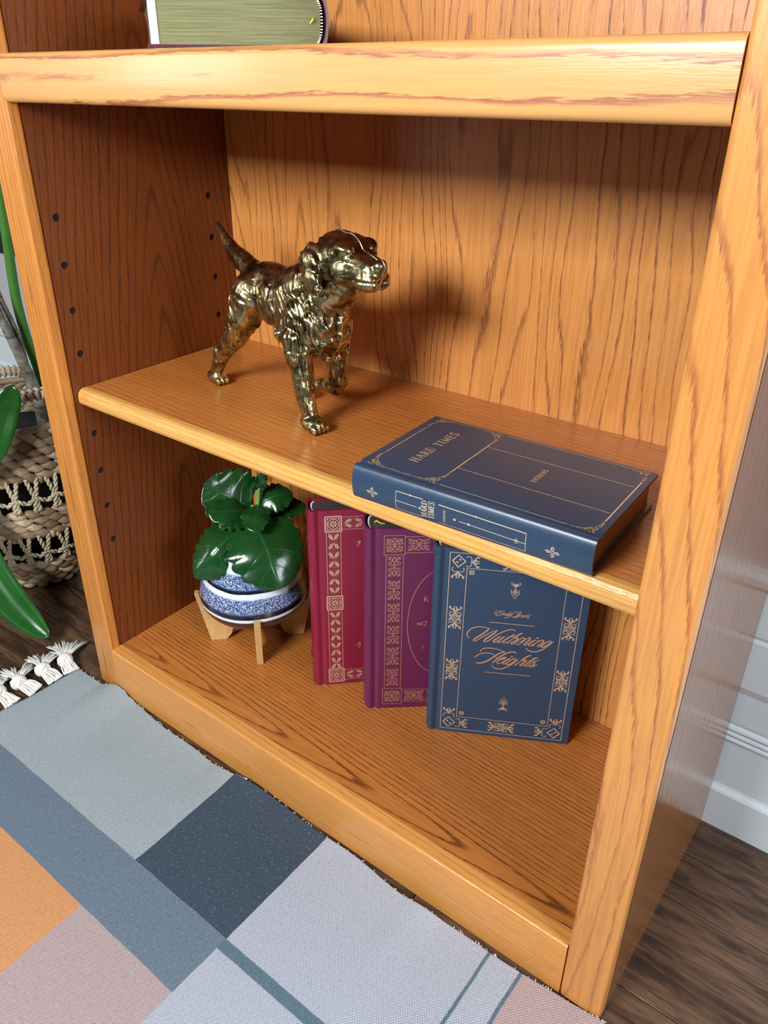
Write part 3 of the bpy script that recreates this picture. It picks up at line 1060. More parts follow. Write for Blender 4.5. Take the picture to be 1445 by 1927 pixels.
TITLE_STROKES = [(((0.0418,0.1413),(0.0398,0.1432),(0.0387,0.1462),(0.0394,0.15),(0.0423,0.154),(0.0461,0.1567),(0.051,0.1582),(0.0565,0.1582),(0.0625,0.1573)),0.6),(((0.0625,0.1573),(0.06,0.1538),(0.0553,0.1487),(0.0495,0.1434),(0.0461,0.1398)),1),(((0.0461,0.1398),(0.0465,0.1382),(0.0494,0.1393),(0.0542,0.1435),(0.0607,0.1489),(0.0658,0.1532),(0.0713,0.1561)),0.55),(((0.0713,0.1561),(0.0688,0.1522),(0.0644,0.1475),(0.0594,0.1423),(0.0574,0.1393)),1),(((0.0574,0.1393),(0.0589,0.1384),(0.0624,0.1404),(0.0665,0.1446),(0.0715,0.1498),(0.0782,0.1551),(0.0849,0.1584),(0.0885,0.1586),(0.0906,0.1564)),0.6),(((0.0757,0.148),(0.0722,0.1453),(0.0688,0.1417),(0.0677,0.1395)),1),(((0.0677,0.1395),(0.0694,0.139),(0.0718,0.1407),(0.0748,0.1438)),0.5),(((0.0798,0.1485),(0.0765,0.1449),(0.0732,0.1413),(0.0726,0.1394)),1),(((0.0726,0.1394),(0.0744,0.1394),(0.0771,0.1418)),0.5),(((0.0906,0.1525),(0.0869,0.1498),(0.0819,0.1451),(0.0776,0.1405)),1),(((0.0776,0.1405),(0.0792,0.1393),(0.0822,0.1415)),0.5),(((0.0831,0.1479),(0.0877,0.1488),(0.092,0.149)),0.4),(((0.0987,0.1553),(0.096,0.1536),(0.0918,0.1495),(0.0869,0.1439),(0.0822,0.139)),1),(((0.0856,0.1424),(0.0895,0.1465),(0.0922,0.1482),(0.0939,0.1477),(0.0929,0.1451),(0.0896,0.1419),(0.0872,0.1403)),0.9),(((0.0872,0.1403),(0.0878,0.1389),(0.0898,0.1394),(0.0921,0.1416)),0.5),(((0.0948,0.1422),(0.0977,0.1435),(0.1003,0.1456),(0.1016,0.1478),(0.1007,0.1491),(0.099,0.1486),(0.0961,0.1464),(0.0936,0.1434),(0.0923,0.1409)),0.6),(((0.0923,0.1409),(0.0934,0.139),(0.0962,0.1398),(0.0995,0.1432),(0.103,0.1477),(0.1056,0.1498),(0.1089,0.1509)),0.45),(((0.1057,0.1496),(0.1072,0.1471),(0.1041,0.1437),(0.1012,0.1404)),0.9),(((0.1012,0.1404),(0.102,0.1389),(0.1037,0.1398),(0.1063,0.1426)),0.5),(((0.1138,0.1479),(0.111,0.146),(0.1077,0.1428),(0.1057,0.1401)),0.9),(((0.1057,0.1401),(0.1071,0.1388),(0.1091,0.14),(0.1117,0.1429)),0.5),(((0.1142,0.1513),(0.1158,0.15)),1.1),(((0.1172,0.1479),(0.1147,0.1446),(0.1122,0.1411),(0.1103,0.1386)),0.9),(((0.1122,0.1411),(0.1167,0.1462),(0.12,0.148),(0.122,0.1475),(0.1208,0.1444),(0.1178,0.1418),(0.1157,0.1397)),0.85),(((0.1157,0.1397),(0.1167,0.1387),(0.1187,0.1398),(0.1206,0.1421)),0.5),(((0.1303,0.1479),(0.1282,0.1479),(0.1246,0.1454),(0.1214,0.1418),(0.1204,0.1394),(0.1217,0.1386),(0.1247,0.1408),(0.1279,0.144),(0.1304,0.1474)),0.8),(((0.1328,0.1477),(0.1306,0.1457),(0.1265,0.1406),(0.1217,0.1354),(0.1159,0.1321),(0.1103,0.1312),(0.1066,0.1326),(0.1036,0.1352)),0.75),(((0.0548,0.1237),(0.0557,0.1266),(0.0585,0.1291),(0.0635,0.1304),(0.0693,0.1304),(0.0749,0.1293),(0.0823,0.1272)),0.55),(((0.0492,0.1145),(0.0508,0.1175),(0.0543,0.1206),(0.06,0.1229),(0.0644,0.1233),(0.0685,0.1226),(0.0709,0.1215)),0.6),(((0.0823,0.1272),(0.0781,0.1257),(0.0736,0.1223),(0.0685,0.117),(0.0634,0.1121),(0.058,0.109),(0.0537,0.1079),(0.0509,0.1083)),1),(((0.0942,0.1264),(0.0928,0.128),(0.0895,0.1281),(0.086,0.1269),(0.0808,0.1233),(0.0757,0.1184),(0.0724,0.1142),(0.0692,0.1097)),0.9),(((0.0709,0.1215),(0.0728,0.1189),(0.0732,0.1162)),0.35),(((0.0764,0.1149),(0.0813,0.1172),(0.0833,0.1191),(0.0819,0.1194),(0.0777,0.1168),(0.0744,0.1125),(0.0743,0.1106)),0.85),(((0.0743,0.1106),(0.076,0.1097),(0.0792,0.1118),(0.0826,0.1153)),0.5),(((0.0885,0.1189),(0.086,0.1174),(0.0823,0.1136),(0.0806,0.1107)),0.9),(((0.0806,0.1107),(0.0823,0.11),(0.0847,0.1118)),0.5),(((0.0891,0.1222),(0.0906,0.1207)),1.1),(((0.095,0.119),(0.0919,0.1186),(0.0879,0.1152),(0.0847,0.1115),(0.0861,0.1098),(0.0888,0.1106),(0.0925,0.1144),(0.0954,0.1186)),0.8),(((0.0972,0.1188),(0.0943,0.1151),(0.0903,0.1104),(0.0841,0.1053),(0.0788,0.1024),(0.074,0.1025),(0.0706,0.104),(0.0685,0.1066)),0.7),(((0.1106,0.1259),(0.1074,0.1243),(0.1034,0.1205),(0.0985,0.1147),(0.0938,0.1094)),1),(((0.0965,0.1124),(0.1008,0.1169),(0.1036,0.1182),(0.1058,0.118),(0.1039,0.115),(0.1006,0.1117),(0.0992,0.1106)),0.9),(((0.0992,0.1106),(0.1,0.1095),(0.1022,0.1103),(0.1048,0.1127)),0.5),(((0.1183,0.1232),(0.1151,0.1225),(0.1109,0.1178),(0.1069,0.1135),(0.1047,0.1106)),1),(((0.1047,0.1106),(0.1062,0.1096),(0.1093,0.1119),(0.1132,0.1162),(0.1162,0.1185),(0.1198,0.1208)),0.5),(((0.1073,0.1179),(0.1108,0.1186),(0.1148,0.1187)),0.4),(((0.1162,0.1185),(0.115,0.1171),(0.1153,0.1153),(0.1139,0.1125),(0.1112,0.1105),(0.1089,0.1105)),0.8),(((0.1088,0.1107),(0.1109,0.1098),(0.1144,0.1112),(0.1181,0.114)),0.7)]
AUTHOR_STROKES = [(((0.0708,0.1826),(0.0681,0.1812),(0.0665,0.1786),(0.0671,0.1773)),0.5),(((0.0772,0.182),(0.0743,0.1823),(0.0719,0.1814),(0.0722,0.1801),(0.0742,0.1801)),0.8),(((0.0724,0.1801),(0.0693,0.1789),(0.068,0.177),(0.0692,0.1756),(0.0717,0.1761),(0.0736,0.1779)),0.8),(((0.0753,0.1796),(0.0744,0.1775),(0.0738,0.1763)),0.6),(((0.0742,0.1773),(0.076,0.1792),(0.0765,0.179),(0.0755,0.1764)),0.6),(((0.0759,0.1775),(0.0778,0.1794),(0.0781,0.179),(0.0775,0.1765),(0.0783,0.1766)),0.6),(((0.0797,0.1792),(0.0789,0.1769),(0.0796,0.1764)),0.6),(((0.0844,0.1817),(0.0823,0.1804),(0.0804,0.1773),(0.0814,0.1766)),0.8),(((0.0818,0.1792),(0.0815,0.1772),(0.0825,0.1773),(0.0844,0.1798)),0.6),(((0.0851,0.1798),(0.0833,0.1763),(0.0807,0.1743),(0.0783,0.1733),(0.0768,0.1738)),0.6),(((0.0909,0.1827),(0.0878,0.1821),(0.0855,0.1797),(0.0853,0.1777)),0.5),(((0.092,0.1815),(0.0908,0.179),(0.0893,0.1764),(0.0873,0.1755),(0.0851,0.1759)),0.9),(((0.0906,0.1818),(0.0926,0.1831),(0.0944,0.1828),(0.094,0.1811),(0.0918,0.1797)),0.6),(((0.0918,0.1797),(0.0925,0.1785),(0.0914,0.1766),(0.0898,0.1753),(0.0884,0.1744)),0.7),(((0.0934,0.1795),(0.0927,0.1761)),0.6),(((0.0928,0.1772),(0.0942,0.1791),(0.0954,0.1794)),0.6),(((0.0961,0.1791),(0.095,0.1772),(0.0955,0.1762),(0.0967,0.177),(0.0969,0.1787),(0.0961,0.1791)),0.6),(((0.0982,0.1791),(0.0974,0.1766)),0.6),(((0.0977,0.1775),(0.0994,0.1792),(0.0991,0.1768),(0.0999,0.1764)),0.6),(((0.1016,0.1807),(0.1007,0.1768),(0.1015,0.1763)),0.6),(((0.1001,0.1791),(0.1024,0.1796)),0.4),(((0.1022,0.1775),(0.1037,0.1786),(0.1033,0.1794),(0.1023,0.1776),(0.1024,0.1762),(0.1041,0.1766)),0.6),(((0.1034,0.1808),(0.1039,0.1805)),0.9),(((0.1052,0.18),(0.1057,0.1798)),0.9)]
BARS=[((0.0616,0.166),(0.1103,0.1657)),((0.0614,0.0958),(0.1124,0.0966))]

for st, k in TITLE_STROKES:
    F.soft(st, .00165 * k + .0002)
for st, k in AUTHOR_STROKES:
    F.soft(st, .00095 * k + .0001)
for b in BARS:
    F.rib(b, .0008)
tt = F.build('foil_title', M['foil_rose'], bb)

# --- plum book
TP = .040
pb = stand_book('book', (.3440, .1290), (.0558, .0489), .1640, .2570, TP, M['plum'], M['pg_dark'],
                'plum purple hardcover with a copper oval and scroll border, standing between crimson and navy books', ribs=(.035, .215))
F = Foil(lambda a, b: (a, b, TP + .00012))
for cx0, cx1 in ((.0193, .0425), (.1285, .1517)):
    F.rect(cx0, .2236, cx1, .2484, .0005)
    F.rect(cx0, .0065, cx1, .0309, .0005)
    F.rib([(cx0 + .0022, .0309), (cx0 + .0022, .2236)], .0005)
    F.rib([(cx1 - .0016, .0309), (cx1 - .0016, .2236)], .0005)
    cx = (cx0 + cx1) / 2
    for cy in (.2080, .1762, .1445, .1128, .0810, .0487):
        motif_scroll(F, xf(cx, cy, .0077, .0138), .00062)
    for cy in (.0187, .2360):
        motif_scroll(F, xf(cx, cy, .0095, .0085), .00062)
        F.ring(cx, cy, .0094, .0090, .0004, 20)
for b0, b1 in ((.0095, .0287), (.2256, .2465)):
    F.rib([(.0425, b0), (.1285, b0)], .0005)
    F.rib([(.0425, b1), (.1285, b1)], .0005)
    for k in range(3):
        motif_scroll(F, xf(.0578 + .0277 * k, (b0 + b1) / 2, .0128, .0080), .00062)
F.ring(.0855, .1278, .0380, .0745, .0006, 60)
write(F, 'K', (.0655, .1595), (1, 0), (0, 1), .0062)
write(F, 'L', (.0660, .0915), (1, 0), (0, 1), .0042)
F.rib([(.0590, .1290), (.0605, .1275), (.0590, .1262)], .0012)
F.pen([(.0600, .1276), (.0625, .1290), (.0650, .1272), (.0635, .1258), (.0622, .1275), (.0645, .1300), (.0680, .1310), (.0700, .1295)], .0008, .4, .5)
F.pen([(.0665, .1240), (.0680, .1262), (.0705, .1310)], .0008, .4, .5)
F.pen([(.0660, .1246), (.0685, .1252), (.0700, .1262)], .0008, .4, .5)
F.build('gilt_ornament', M['foil_rose'], pb)
q = MB()
q.tube(catmull([(.010, .2530, .018), (.012, .2560, .020), (.016, .2550, .023), (.021, .2536, .022)], 4), .0009, 6)
local(q.build('ribbon_marker', M['ribbon'], pb))

# --- crimson book
TR = .034
rb = stand_book('book', (.2670, .1216), (.0402, .0408), .1600, .2557, TR, M['crimson'], M['pg_dark'],
                'crimson red hardcover with gold leaf border, leftmost of the upright books beside the potted plant', ribs=(.04, .21))
F = Foil(lambda a, b: (a, b, TR + .00012))
for cx in (.0268, .1370):
    for cy in (.2378, .1273, .0147):
        motif_rosette(F, cx, cy, .0094, .0100 if cy != .0147 else .0106, .0007)
    for x in (cx - .0083, cx + .0083):
        F.rib([(x, .0255), (x, .1173)], .0005)
        F.rib([(x, .1373), (x, .2278)], .0005)
    k = 0
    for cy, s in ((.2205, 1), (.2085, -1), (.1955, 1), (.1835, -1), (.1705, 1), (.1585, -1), (.1460, 1), (.1095, 1), (.0985, -1), (.0860, 1), (.0750, -1), (.0625, 1), (.0515, -1), (.0390, 1), (.0300, -1)):
        motif_leaf(F, xf(cx, cy, .0064, .0060 * s), .00045)
for b0, b1 in ((.0068, .0226), (.2300, .2462)):
    F.rib([(.0362, b0), (.1276, b0)], .0005)
    F.rib([(.0362, b1), (.1276, b1)], .0005)
    for k in range(7):
        s = 1 if k % 2 == 0 else -1
        motif_leaf(F, xf(.0440 + .0126 * k, (b0 + b1) / 2, .0062 * s, .0062, True), .00045)
F.pen([(.0535, .2072), (.0550, .2068), (.0565, .2090), (.0580, .2125), (.0560, .2128), (.0550, .2115), (.0570, .2108)], .0009, .4, .5)
F.pen([(.0580, .2085), (.0592, .2092)], .0008, .4)
F.pen([(.0530, .0610), (.0540, .0625), (.0552, .0610), (.0540, .0598)], .0006, .4, .5)
F.pen([(.0556, .0560), (.0572, .0590), (.0572, .0625), (.0558, .0650)], .0007, .4, .5)
F.build('gilt_ornament', M['foil_pale'], rb)

# --- navy leather book lying on the shelf
TH = .031
hb = book('book', (.6355, .0215, .4433), (-.040, .9992), True, .1330, .2150, TH, M['navy_leather'], M['pg_gilt'],
          'navy leather book lying flat on the shelf, gold title Hard Times on cover and spine', bulge=.0050, ribs=())
F = Foil(lambda a, b: (a, b, TH + .00012))


def lace(F, cx, cy, sx, sy, r):
    """dense filigree wedge filling a corner outside a rounded panel"""
    rr = random.Random(5)
    for k in range(230):
        a = rr.uniform(0, math.pi / 2)
        # between the square corner and the arc
        x, y = rr.uniform(0, 1), rr.uniform(0, 1)
        if (1 - x) ** 2 + (1 - y) ** 2 < 1.0:
            continue
        px, py = cx + sx * x * r, cy + sy * y * r
        F.ring(px, py, .0010, .0010, .00042, 7, rr.uniform(0, 90), rr.uniform(250, 420))
    F.ring(cx + sx * r, cy + sy * r, r, r, .00045, 16, *((180, 270) if (sx, sy) == (1, 1) else (270, 360) if (sx, sy) == (-1, 1) else (90, 180) if (sx, sy) == (1, -1) else (0, 90)))
    for k in range(5):
        F.disc(cx + sx * (r + .0012 * k), cy + sy * .0005, .0004, 5)
        F.disc(cx + sx * .0005, cy + sy * (r + .0012 * k), .0004, 5)


def beads(F, p0, p1, w, n):
    F.rib([p0, p1], w)
    for k in range(n):
        t_ = (k + .5) / n
        F.disc(p0[0] + (p1[0] - p0[0]) * t_, p0[1] + (p1[1] - p0[1]) * t_, .0008, 6)


X0, X1, Y0, Y1, YD = .0110, .1300, .0058, .2075, .1400
for (sx, cx) in ((1, X0), (-1, X1)):
    lace(F, cx, Y1, sx, -1, .022)
    lace(F, cx, YD, sx, 1, .022)
    lace(F, cx, Y0, sx, 1, .018)
beads(F, (X0 + .024, Y1 - .0005), (X1 - .024, Y1 - .0005), .0008, 2)
beads(F, (X0 + .022, YD + .0003), (X1 - .022, YD + .0003), .0012, 1)
beads(F, (X0 + .020, Y0), (X1 - .020, Y0), .0012, 1)
beads(F, (X0, YD + .024), (X0, Y1 - .024), .0005, 2)
beads(F, (X1, YD + .024), (X1, Y1 - .024), .0004, 2)
beads(F, (X0, Y0 + .022), (X0, YD - .004), .0006, 4)
beads(F, (X1, Y0 + .022), (X1, YD - .004), .0006, 4)
beads(F, (.0450, Y0 + .002), (.0460, YD), .0006, 4)
beads(F, (.0980, Y0 + .002), (.0980, YD), .0006, 4)
write(F, 'HARD TIMES', (.0350, .1735), (1, 0), (0, 1), .0085, .0735, .17, .08, .16)
write(F, 'DICKENS', (.0590, .0755), (1, 0), (0, 1), .0042, .0262, .2, .12, .25)
F.build('gilt_ornament', M['foil_pale'], hb)
# spine lettering follows the rounded spine; a = along the height, b = depth below the cover


def spine_map(a, b):
    z = TH + b
    zc = max(-1, min(1, (z - TH / 2) / (TH / 2)))
    x = .0030 - (.0050 + .0001) * .9 * math.sqrt(max(0, 1 - zc * zc))
    return (x - .00012, a, z)


F = Foil(spine_map)


def srib(p0, p1, w):
    n = 12
    F.rib([(p0[0] + (p1[0] - p0[0]) * k / n, p0[1] + (p1[1] - p0[1]) * k / n) for k in range(n + 1)], w)


srib((.1700, -.0108), (.1440, -.0106), .0008)
srib((.1700, -.0274), (.1440, -.0272), .0005)
srib((.1700, -.0108), (.1700, -.0274), .0005)
srib((.1700, -.0196), (.1492, -.0194), .0006)
srib((.1290, -.0108), (.0525, -.0110), .0009)
srib((.1290, -.0272), (.0525, -.0270), .0005)
srib((.0525, -.0110), (.0525, -.0270), .0005)
srib((.1100, -.0196), (.0530, -.0200), .0006)
for a in (.1464, .1139):
    F.poly([(a - .0014, -.0195), (a, -.0181), (a + .0014, -.0195), (a, -.0209)])
for a in (.1012,):
    F.disc(a, -.0195, .0012)
for a in (.1560, .0951):
    F.disc(a, -.0107, .0010, 6)
write(F, 'HARD', (.1398, -.0262), (0, 1), (1, 0), .0052, .0150, .17, .08, .10)
write(F, 'TIMES', (.1330, -.0262), (0, 1), (1, 0), .0052, .0160, .17, .08, .10)
write(F, 'DICKENS', (.1225, -.0250), (0, 1), (1, 0), .0018, .0110, .2, .12, .2)
write(F, 'DP', (.0590, -.0222), (0, 1), (1, 0), .0022, .0042, .2, .12, .2)
for a, s in ((.1939, 1), (.0307, 1)):
    for k in range(4):
        an = math.pi / 2 * k
        g = lambda r, t_: (a + r * math.cos(an + t_), -.0195 + r * math.sin(an + t_) * .85)
        F.rib([g(.0008, 0), g(.0030, .35), g(.0048, .1), g(.0040, -.2), g(.0026, -.1)], .0006, 3)
        F.rib([g(.0008, 0), g(.0030, -.35), g(.0048, -.3)], .0006, 3)
        F.disc(*g(.0054, 0), .0005, 5)
F.build('spine_lettering', M['foil_pale'], hb)

# --- burgundy volume on the shelf above, head end to the room
gb = book('book', (.1290, .2580, .7830), (-.600, -.800), True, .1460, .2150, .0395, M['burgundy'], M['pg_green'],
          'thick burgundy book lying flat on the upper fixed shelf with tarnished gilt page edges', bulge=.006)
# the spine is on the right: width runs to the left, so the head end faces back; keep pages visible at y = 0
q = MB()
q.box(.1370, .1435, .2114, .2124, .0031, .0360)
local(q.build('endpaper', M['endpaper'], gb))
q = MB()
q.tube(catmull([(.0098, .2115, .022), (.0110, .2138, .021), (.0128, .2120, .0185)], 4), .0010, 5)
local(q.build('ribbon_marker', M['ribbon'], gb))

# ------------------------------------------------------------------ brass dog
t = NT('aged_brass')
geo = t.n('ShaderNodeNewGeometry')
n1 = t.noise(t.coord(), 55.0, 4.0, 0.65)
n2 = t.noise(t.coord(), 260.0, 2.0, 0.6)
c = t.mix(t.step(n1, 0.34, 0.62), (0.135, 0.095, 0.044), (0.52, 0.44, 0.235))
c = t.mix(t.step(geo.outputs['Pointiness'], 0.505, 0.44), c, (0.045, 0.027, 0.012))
c = t.mix(t.math('MULTIPLY', t.step(geo.outputs['Pointiness'], 0.515, 0.57), 0.7), c, (0.72, 0.62, 0.34))
t.base(c, t.math('MULTIPLY_ADD', n1, 0.22, 0.17), 1.0)
t.bump(t.math('ADD', t.math('MULTIPLY', n1, 1.2), t.math('MULTIPLY', n2, 0.45)), 0.30, 0.0020)
M['brass'] = t.m
M['seam'] = flat('bright_seam', (0.85, 0.80, 0.62), 0.25, 1.0)

DA = Vector((.1072, .1387, .4431))
DD = Vector((.9797, -.2004, 0)).normalized()
DN = Vector((.2004, .9797, 0)).normalized()
YC = .0255
dm = MB()


def cone(p0, p1, r0, r1, yflat=1.0, n=16, seg=5):
    """round-ended tapered limb piece"""
    p0, p1 = Vector(p0), Vector(p1)
    d = p1 - p0
    L = d.length
    d.normalize()
    a = d.orthogonal().normalized()
    b = d.cross(a)
    rings = []
    for k in range(seg + 1):
        th = math.pi / 2 * k / seg
        rings.append((p0 - d * r0 * math.cos(th), r0 * math.sin(th)))
    for k in range(1, seg + 1):
        th = math.pi / 2 * k / seg
        rings.append((p1 + d * r1 * math.sin(th), r1 * math.cos(th)))
    rings[0] = (rings[0][0], r0 * .02)
    rings[-1] = (rings[-1][0], r1 * .02)
    vs = []
    for c_, r in rings:
        for q in range(n):
            t_ = 2 * math.pi * q / n
            vs.append(c_ + (a * math.cos(t_) + b * math.sin(t_)) * r)
    m_ = len(rings)
    fs = [(i * n + q, (i + 1) * n + q, (i + 1) * n + (q + 1) % n, i * n + (q + 1) % n) for i in range(m_ - 1) for q in range(n)]
    fs += [tuple(range(n)), tuple(range(m_ * n - 1, (m_ - 1) * n - 1, -1))]
    dm.add(vs, fs)


def ell(c, r, rot=(0, 0, 0), n=18):
    from mathutils import Euler
    R = Euler([math.radians(q) for q in rot]).to_matrix()
    c = Vector(c)
    vs, fs = [], []
    m_ = n // 2
    for i in range(m_ + 1):
        th = math.pi * min(max(i / m_, .008), .992)
        for k in range(n):
            ph = 2 * math.pi * k / n
            vs.append(c + R @ Vector((r[0] * math.sin(th) * math.cos(ph), r[1] * math.sin(th) * math.sin(ph), r[2] * math.cos(th))))
    fs = [(i * n + k, i * n + (k + 1) % n, (i + 1) * n + (k + 1) % n, (i + 1) * n + k) for i in range(m_) for k in range(n)]
    fs = [f[::-1] for f in fs] + [tuple(range(n)), tuple(range((m_ + 1) * n - 1, m_ * n - 1, -1))]
    dm.add(vs, [f[::-1] for f in fs[:-2]] + fs[-2:])


# trunk
ell((.078, 0, .117), (.034, .0270, .0300))
ell((.120, 0, .1160), (.046, .0280, .0325), (0, 3, 0))
ell((.160, 0, .1120), (.042, .0330, .0420))
ell((.180, 0, .1060), (.032, .0300, .0355))
ell((.100, 0, .1330), (.045, .0200, .0175))
cone((.150, 0, .128), (.206, 0, .160), .0300, .0215)
cone((.175, 0, .120), (.213, 0, .150), .0285, .0200)
cone((.192, 0, .092), (.185, 0, .078), .0160, .0110)
# chest feathering
for k in range(26):
    rr = random.Random(40 + k)
    z = rr.uniform(.072, .125)
    y = rr.uniform(-.026, .026)
    s_ = .206 - abs(y) * .35 - max(0, .09 - z) * .45
    cone((s_ - .008, y, z + .008), (s_ - .001, y, z - .005), .0045, .0018, n=8, seg=2)
for k in range(22):
    rr = random.Random(90 + k)
    s_ = rr.uniform(.122, .178)
    z = .0885 - (s_ - .100) * .20
    y = rr.uniform(-.022, .022)
    cone((s_ - .004, y, z + .004), (s_ - .006, y * .9, z - .006), .0050, .0016, n=8, seg=2)
# head
ell((.2120, 0, .1715), (.0275, .0260, .0255))
ell((.2250, 0, .1770), (.0200, .0240, .0190))
cone((.228, 0, .1670), (.2550, 0, .1655), .0205, .0150)
ell((.2540, -.0070, .1605), (.0170, .0092, .0112), (0, 8, 0))
ell((.2540, .0070, .1605), (.0170, .0092, .0112), (0, 8, 0))
ell((.2490, 0, .1755), (.0200, .0085, .0068), (0, 14, 0))
ell((.2470, 0, .1545), (.0200, .0105, .0062), (0, 2, 0))
ell((.2670, 0, .1730), (.0064, .0076, .0062))
for s in (-1, 1):
    ell((.2340, s * .0145, .1850), (.0110, .0085, .0060), (0, 15, s * -20))
    ell((.2290, s * .0165, .1655), (.0130, .0075, .0125))
    ell((.2405, s * .0155, .1775), (.0042, .0038, .0038))
    cone((.2330, s * .0185, .1728), (.2470, s * .0140, .1725), .0034, .0022, n=8, seg=2)
    # ears: hanging leathers with wavy edge
    ell((.2040, s * .0235, .1750), (.0150, .0060, .0110), (s * 10, 35, 0))
    ell((.2010, s * .0275, .1640), (.0165, .0062, .0175), (s * -8, 8, 0))
    ell((.2065, s * .0300, .1530), (.0120, .0058, .0125), (s * -12, 0, 0))
    for k in range(6):
        cone((.1950 + .0045 * k, s * .0305, .1480), (.1950 + .0047 * k, s * .0315, .1430 + .0012 * abs(k - 3)), .0042, .0028, n=8, seg=2)
# tail
cone((.066, 0, .133), (.046, 0, .1405), .0135, .0115)
cone((.048, 0, .1410), (.022, 0, .1515), .0112, .0088)
cone((.022, 0, .1515), (.003, 0, .1655), .0088, .0060)
cone((.003, 0, .1655), (-.0070, 0, .1745), .0060, .0038)
cone((.040, 0, .1370), (.016, 0, .1435), .0070, .0040)
# right hind leg (stretched back)
cone((.078, -.014, .118), (.068, -.0200, .092), .0225, .0185)
cone((.068, -.0200, .092), (.050, -.0235, .064), .0180, .0130)
cone((.050, -.0235, .064), (.0260, -.0250, .0430), .0125, .0100)
cone((.0240, -.0250, .0430), (.0070, -.0255, .0170), .0095, .0078)
cone((.0160, -.0250, .0460), (.0200, -.0250, .0380), .0070, .0060)
ell((.0050, -.0255, .0080), (.0145, .0105, .0088))
for k in (-1, 0, 1):
    ell((.0150, -.0255 + .0056 * k, .0052), (.0062, .0030, .0052))
# left hind leg (forward)
cone((.080, .013, .116), (.094, .0200, .088), .0220, .0165)
cone((.094, .0200, .088), (.092, .0220, .060), .0155, .0112)
cone((.092, .0220, .060), (.100, .0230, .038), .0108, .0085)
cone((.100, .0230, .038), (.1080, .0235, .0150), .0085, .0072)
ell((.1130, .0235, .0080), (.0145, .0100, .0080))
# right foreleg (standing)
ell((.1680, -.0190, .1060), (.0250, .0160, .0300), (0, 15, 0))
cone((.170, -.0215, .092), (.1740, -.0245, .072), .0180, .0140)
cone((.1745, -.0245, .072), (.1835, -.0255, .0350), .0130, .0098)
cone((.1835, -.0255, .0350), (.1890, -.0255, .0150), .0096, .0084)
ell((.1930, -.0255, .0085), (.0160, .0112, .0090))
for k in (-1.5, -.5, .5, 1.5):
    ell((.2040, -.0255 + .0052 * k, .0052), (.0064, .0029, .0053))
for k in range(7):
    cone((.1650 + .0022 * k, -.0245, .066 - .0075 * k), (.1600 + .0024 * k, -.0240, .060 - .0078 * k), .0048, .0026, n=8, seg=2)
# left foreleg (lifted, paw tucked back)
cone((.170, .0200, .090), (.1700, .0235, .066), .0170, .0120)
cone((.1700, .0235, .066), (.1730, .0245, .0380), .0110, .0095)
cone((.1730, .0245, .0380), (.1680, .0245, .0290), .0104, .0100)
cone((.1680, .0245, .0290), (.1460, .0245, .0240), .0095, .0078)
ell((.1390, .0245, .0235), (.0105, .0086, .0066), (0, -10, 0))

o = dm.build('dog_raw', None)
rm = o.modifiers.new('remesh', 'REMESH')
rm.mode, rm.voxel_size = 'VOXEL', 0.00115
rm.use_smooth_shade = True
sm = o.modifiers.new('smooth', 'SMOOTH')
sm.factor, sm.iterations = 0.5, 5
bpy.context.view_layer.update()
dg = bpy.context.evaluated_depsgraph_get()
me = bpy.data.meshes.new_from_object(o.evaluated_get(dg))
bpy.data.objects.remove(o)
me.update()
# modelled fur locks: displacement along the normal, lines running down and back over the body
NV = [v.normal.copy() for v in me.vertices]
CO = [v.co.copy() for v in me.vertices]
for i, v in enumerate(me.vertices):
    x, y, z = CO[i]
    # flow coordinate differs between body and limbs
    fl = noise.noise(Vector((x * 32, y * 32, z * 32)))
    if z < .080:
        wv = noise.noise(Vector(((x + fl * .006) * 230, y * 230, z * 45)))
    else:
        wv = noise.noise(Vector(((x + z * .45 + fl * .010) * 210, y * 120, (z - x * .5) * 46)))
    wb = noise.noise(Vector((x * 110, y * 110, z * 110)))
    body = 1.0
    if x > .205 and z > .145:
        body = .22
    if x > .228 and z > .15:
        body = .10
    if z < .03:
        body = .25
    if z > .135 and x < .17:
        body = .30
    chest = 1.7 if (x > .17 and z < .13 and z > .07) else 1.0
    v.co = CO[i] + NV[i] * (wv * .0018 * body * chest + wb * .0008 * body * chest)
    if v.co.z < .0002:
        v.co.z = .0002
    # mouth line and closed eye slit cut into the muzzle
    if x > .236 and abs(z - (.1605 - (x - .236) * .02)) < .0011 and abs(y) > .002:
        v.co -= NV[i] * .0011
    if .2330 < x < .2430 and abs(z - .1752) < .0008 and abs(y) > .010:
        v.co -= NV[i] * .0008
    # toe grooves
    if z < .012 and x > .196 and min(abs(y + .0255), abs(y + .0255 - .0052), abs(y + .0255 + .0052)) < .0007:
        v.co -= NV[i] * .0009
me.materials.append(M['brass'])
me.polygons.foreach_set('use_smooth', [True] * len(me.polygons))
me.update()
DM = Matrix((DD, DN, Vector((0, 0, 1)))).transposed().to_4x4()
dog = empty('dog_figurine', DA + DN * YC, 'cast brass setter dog figurine with raised tail and one lifted forepaw', 'figurine')
dog.rotation_euler = DM.to_euler()
do = bpy.data.objects.new('body', me)
C.objects.link(do)
do.parent = dog
bvh = BVHTree.FromPolygons([v.co for v in me.vertices], [p.vertices for p in me.polygons])


def seam(name, a0, a1, cx, cz, n=60, r=.0006):
    pts = []
    for k in range(n + 1):
        a = math.radians(a0 + (a1 - a0) * k / n)
        d = Vector((math.cos(a), 0, math.sin(a)))
        h = bvh.ray_cast(Vector((cx, 0, cz)) + d * .12, -d)
        if h[0] is not None:
            pts.append(h[0] + d * .0001)
    q = MB()
    q.tube(pts, r, 6)
    local(q.build(name, M['seam'], dog, True))


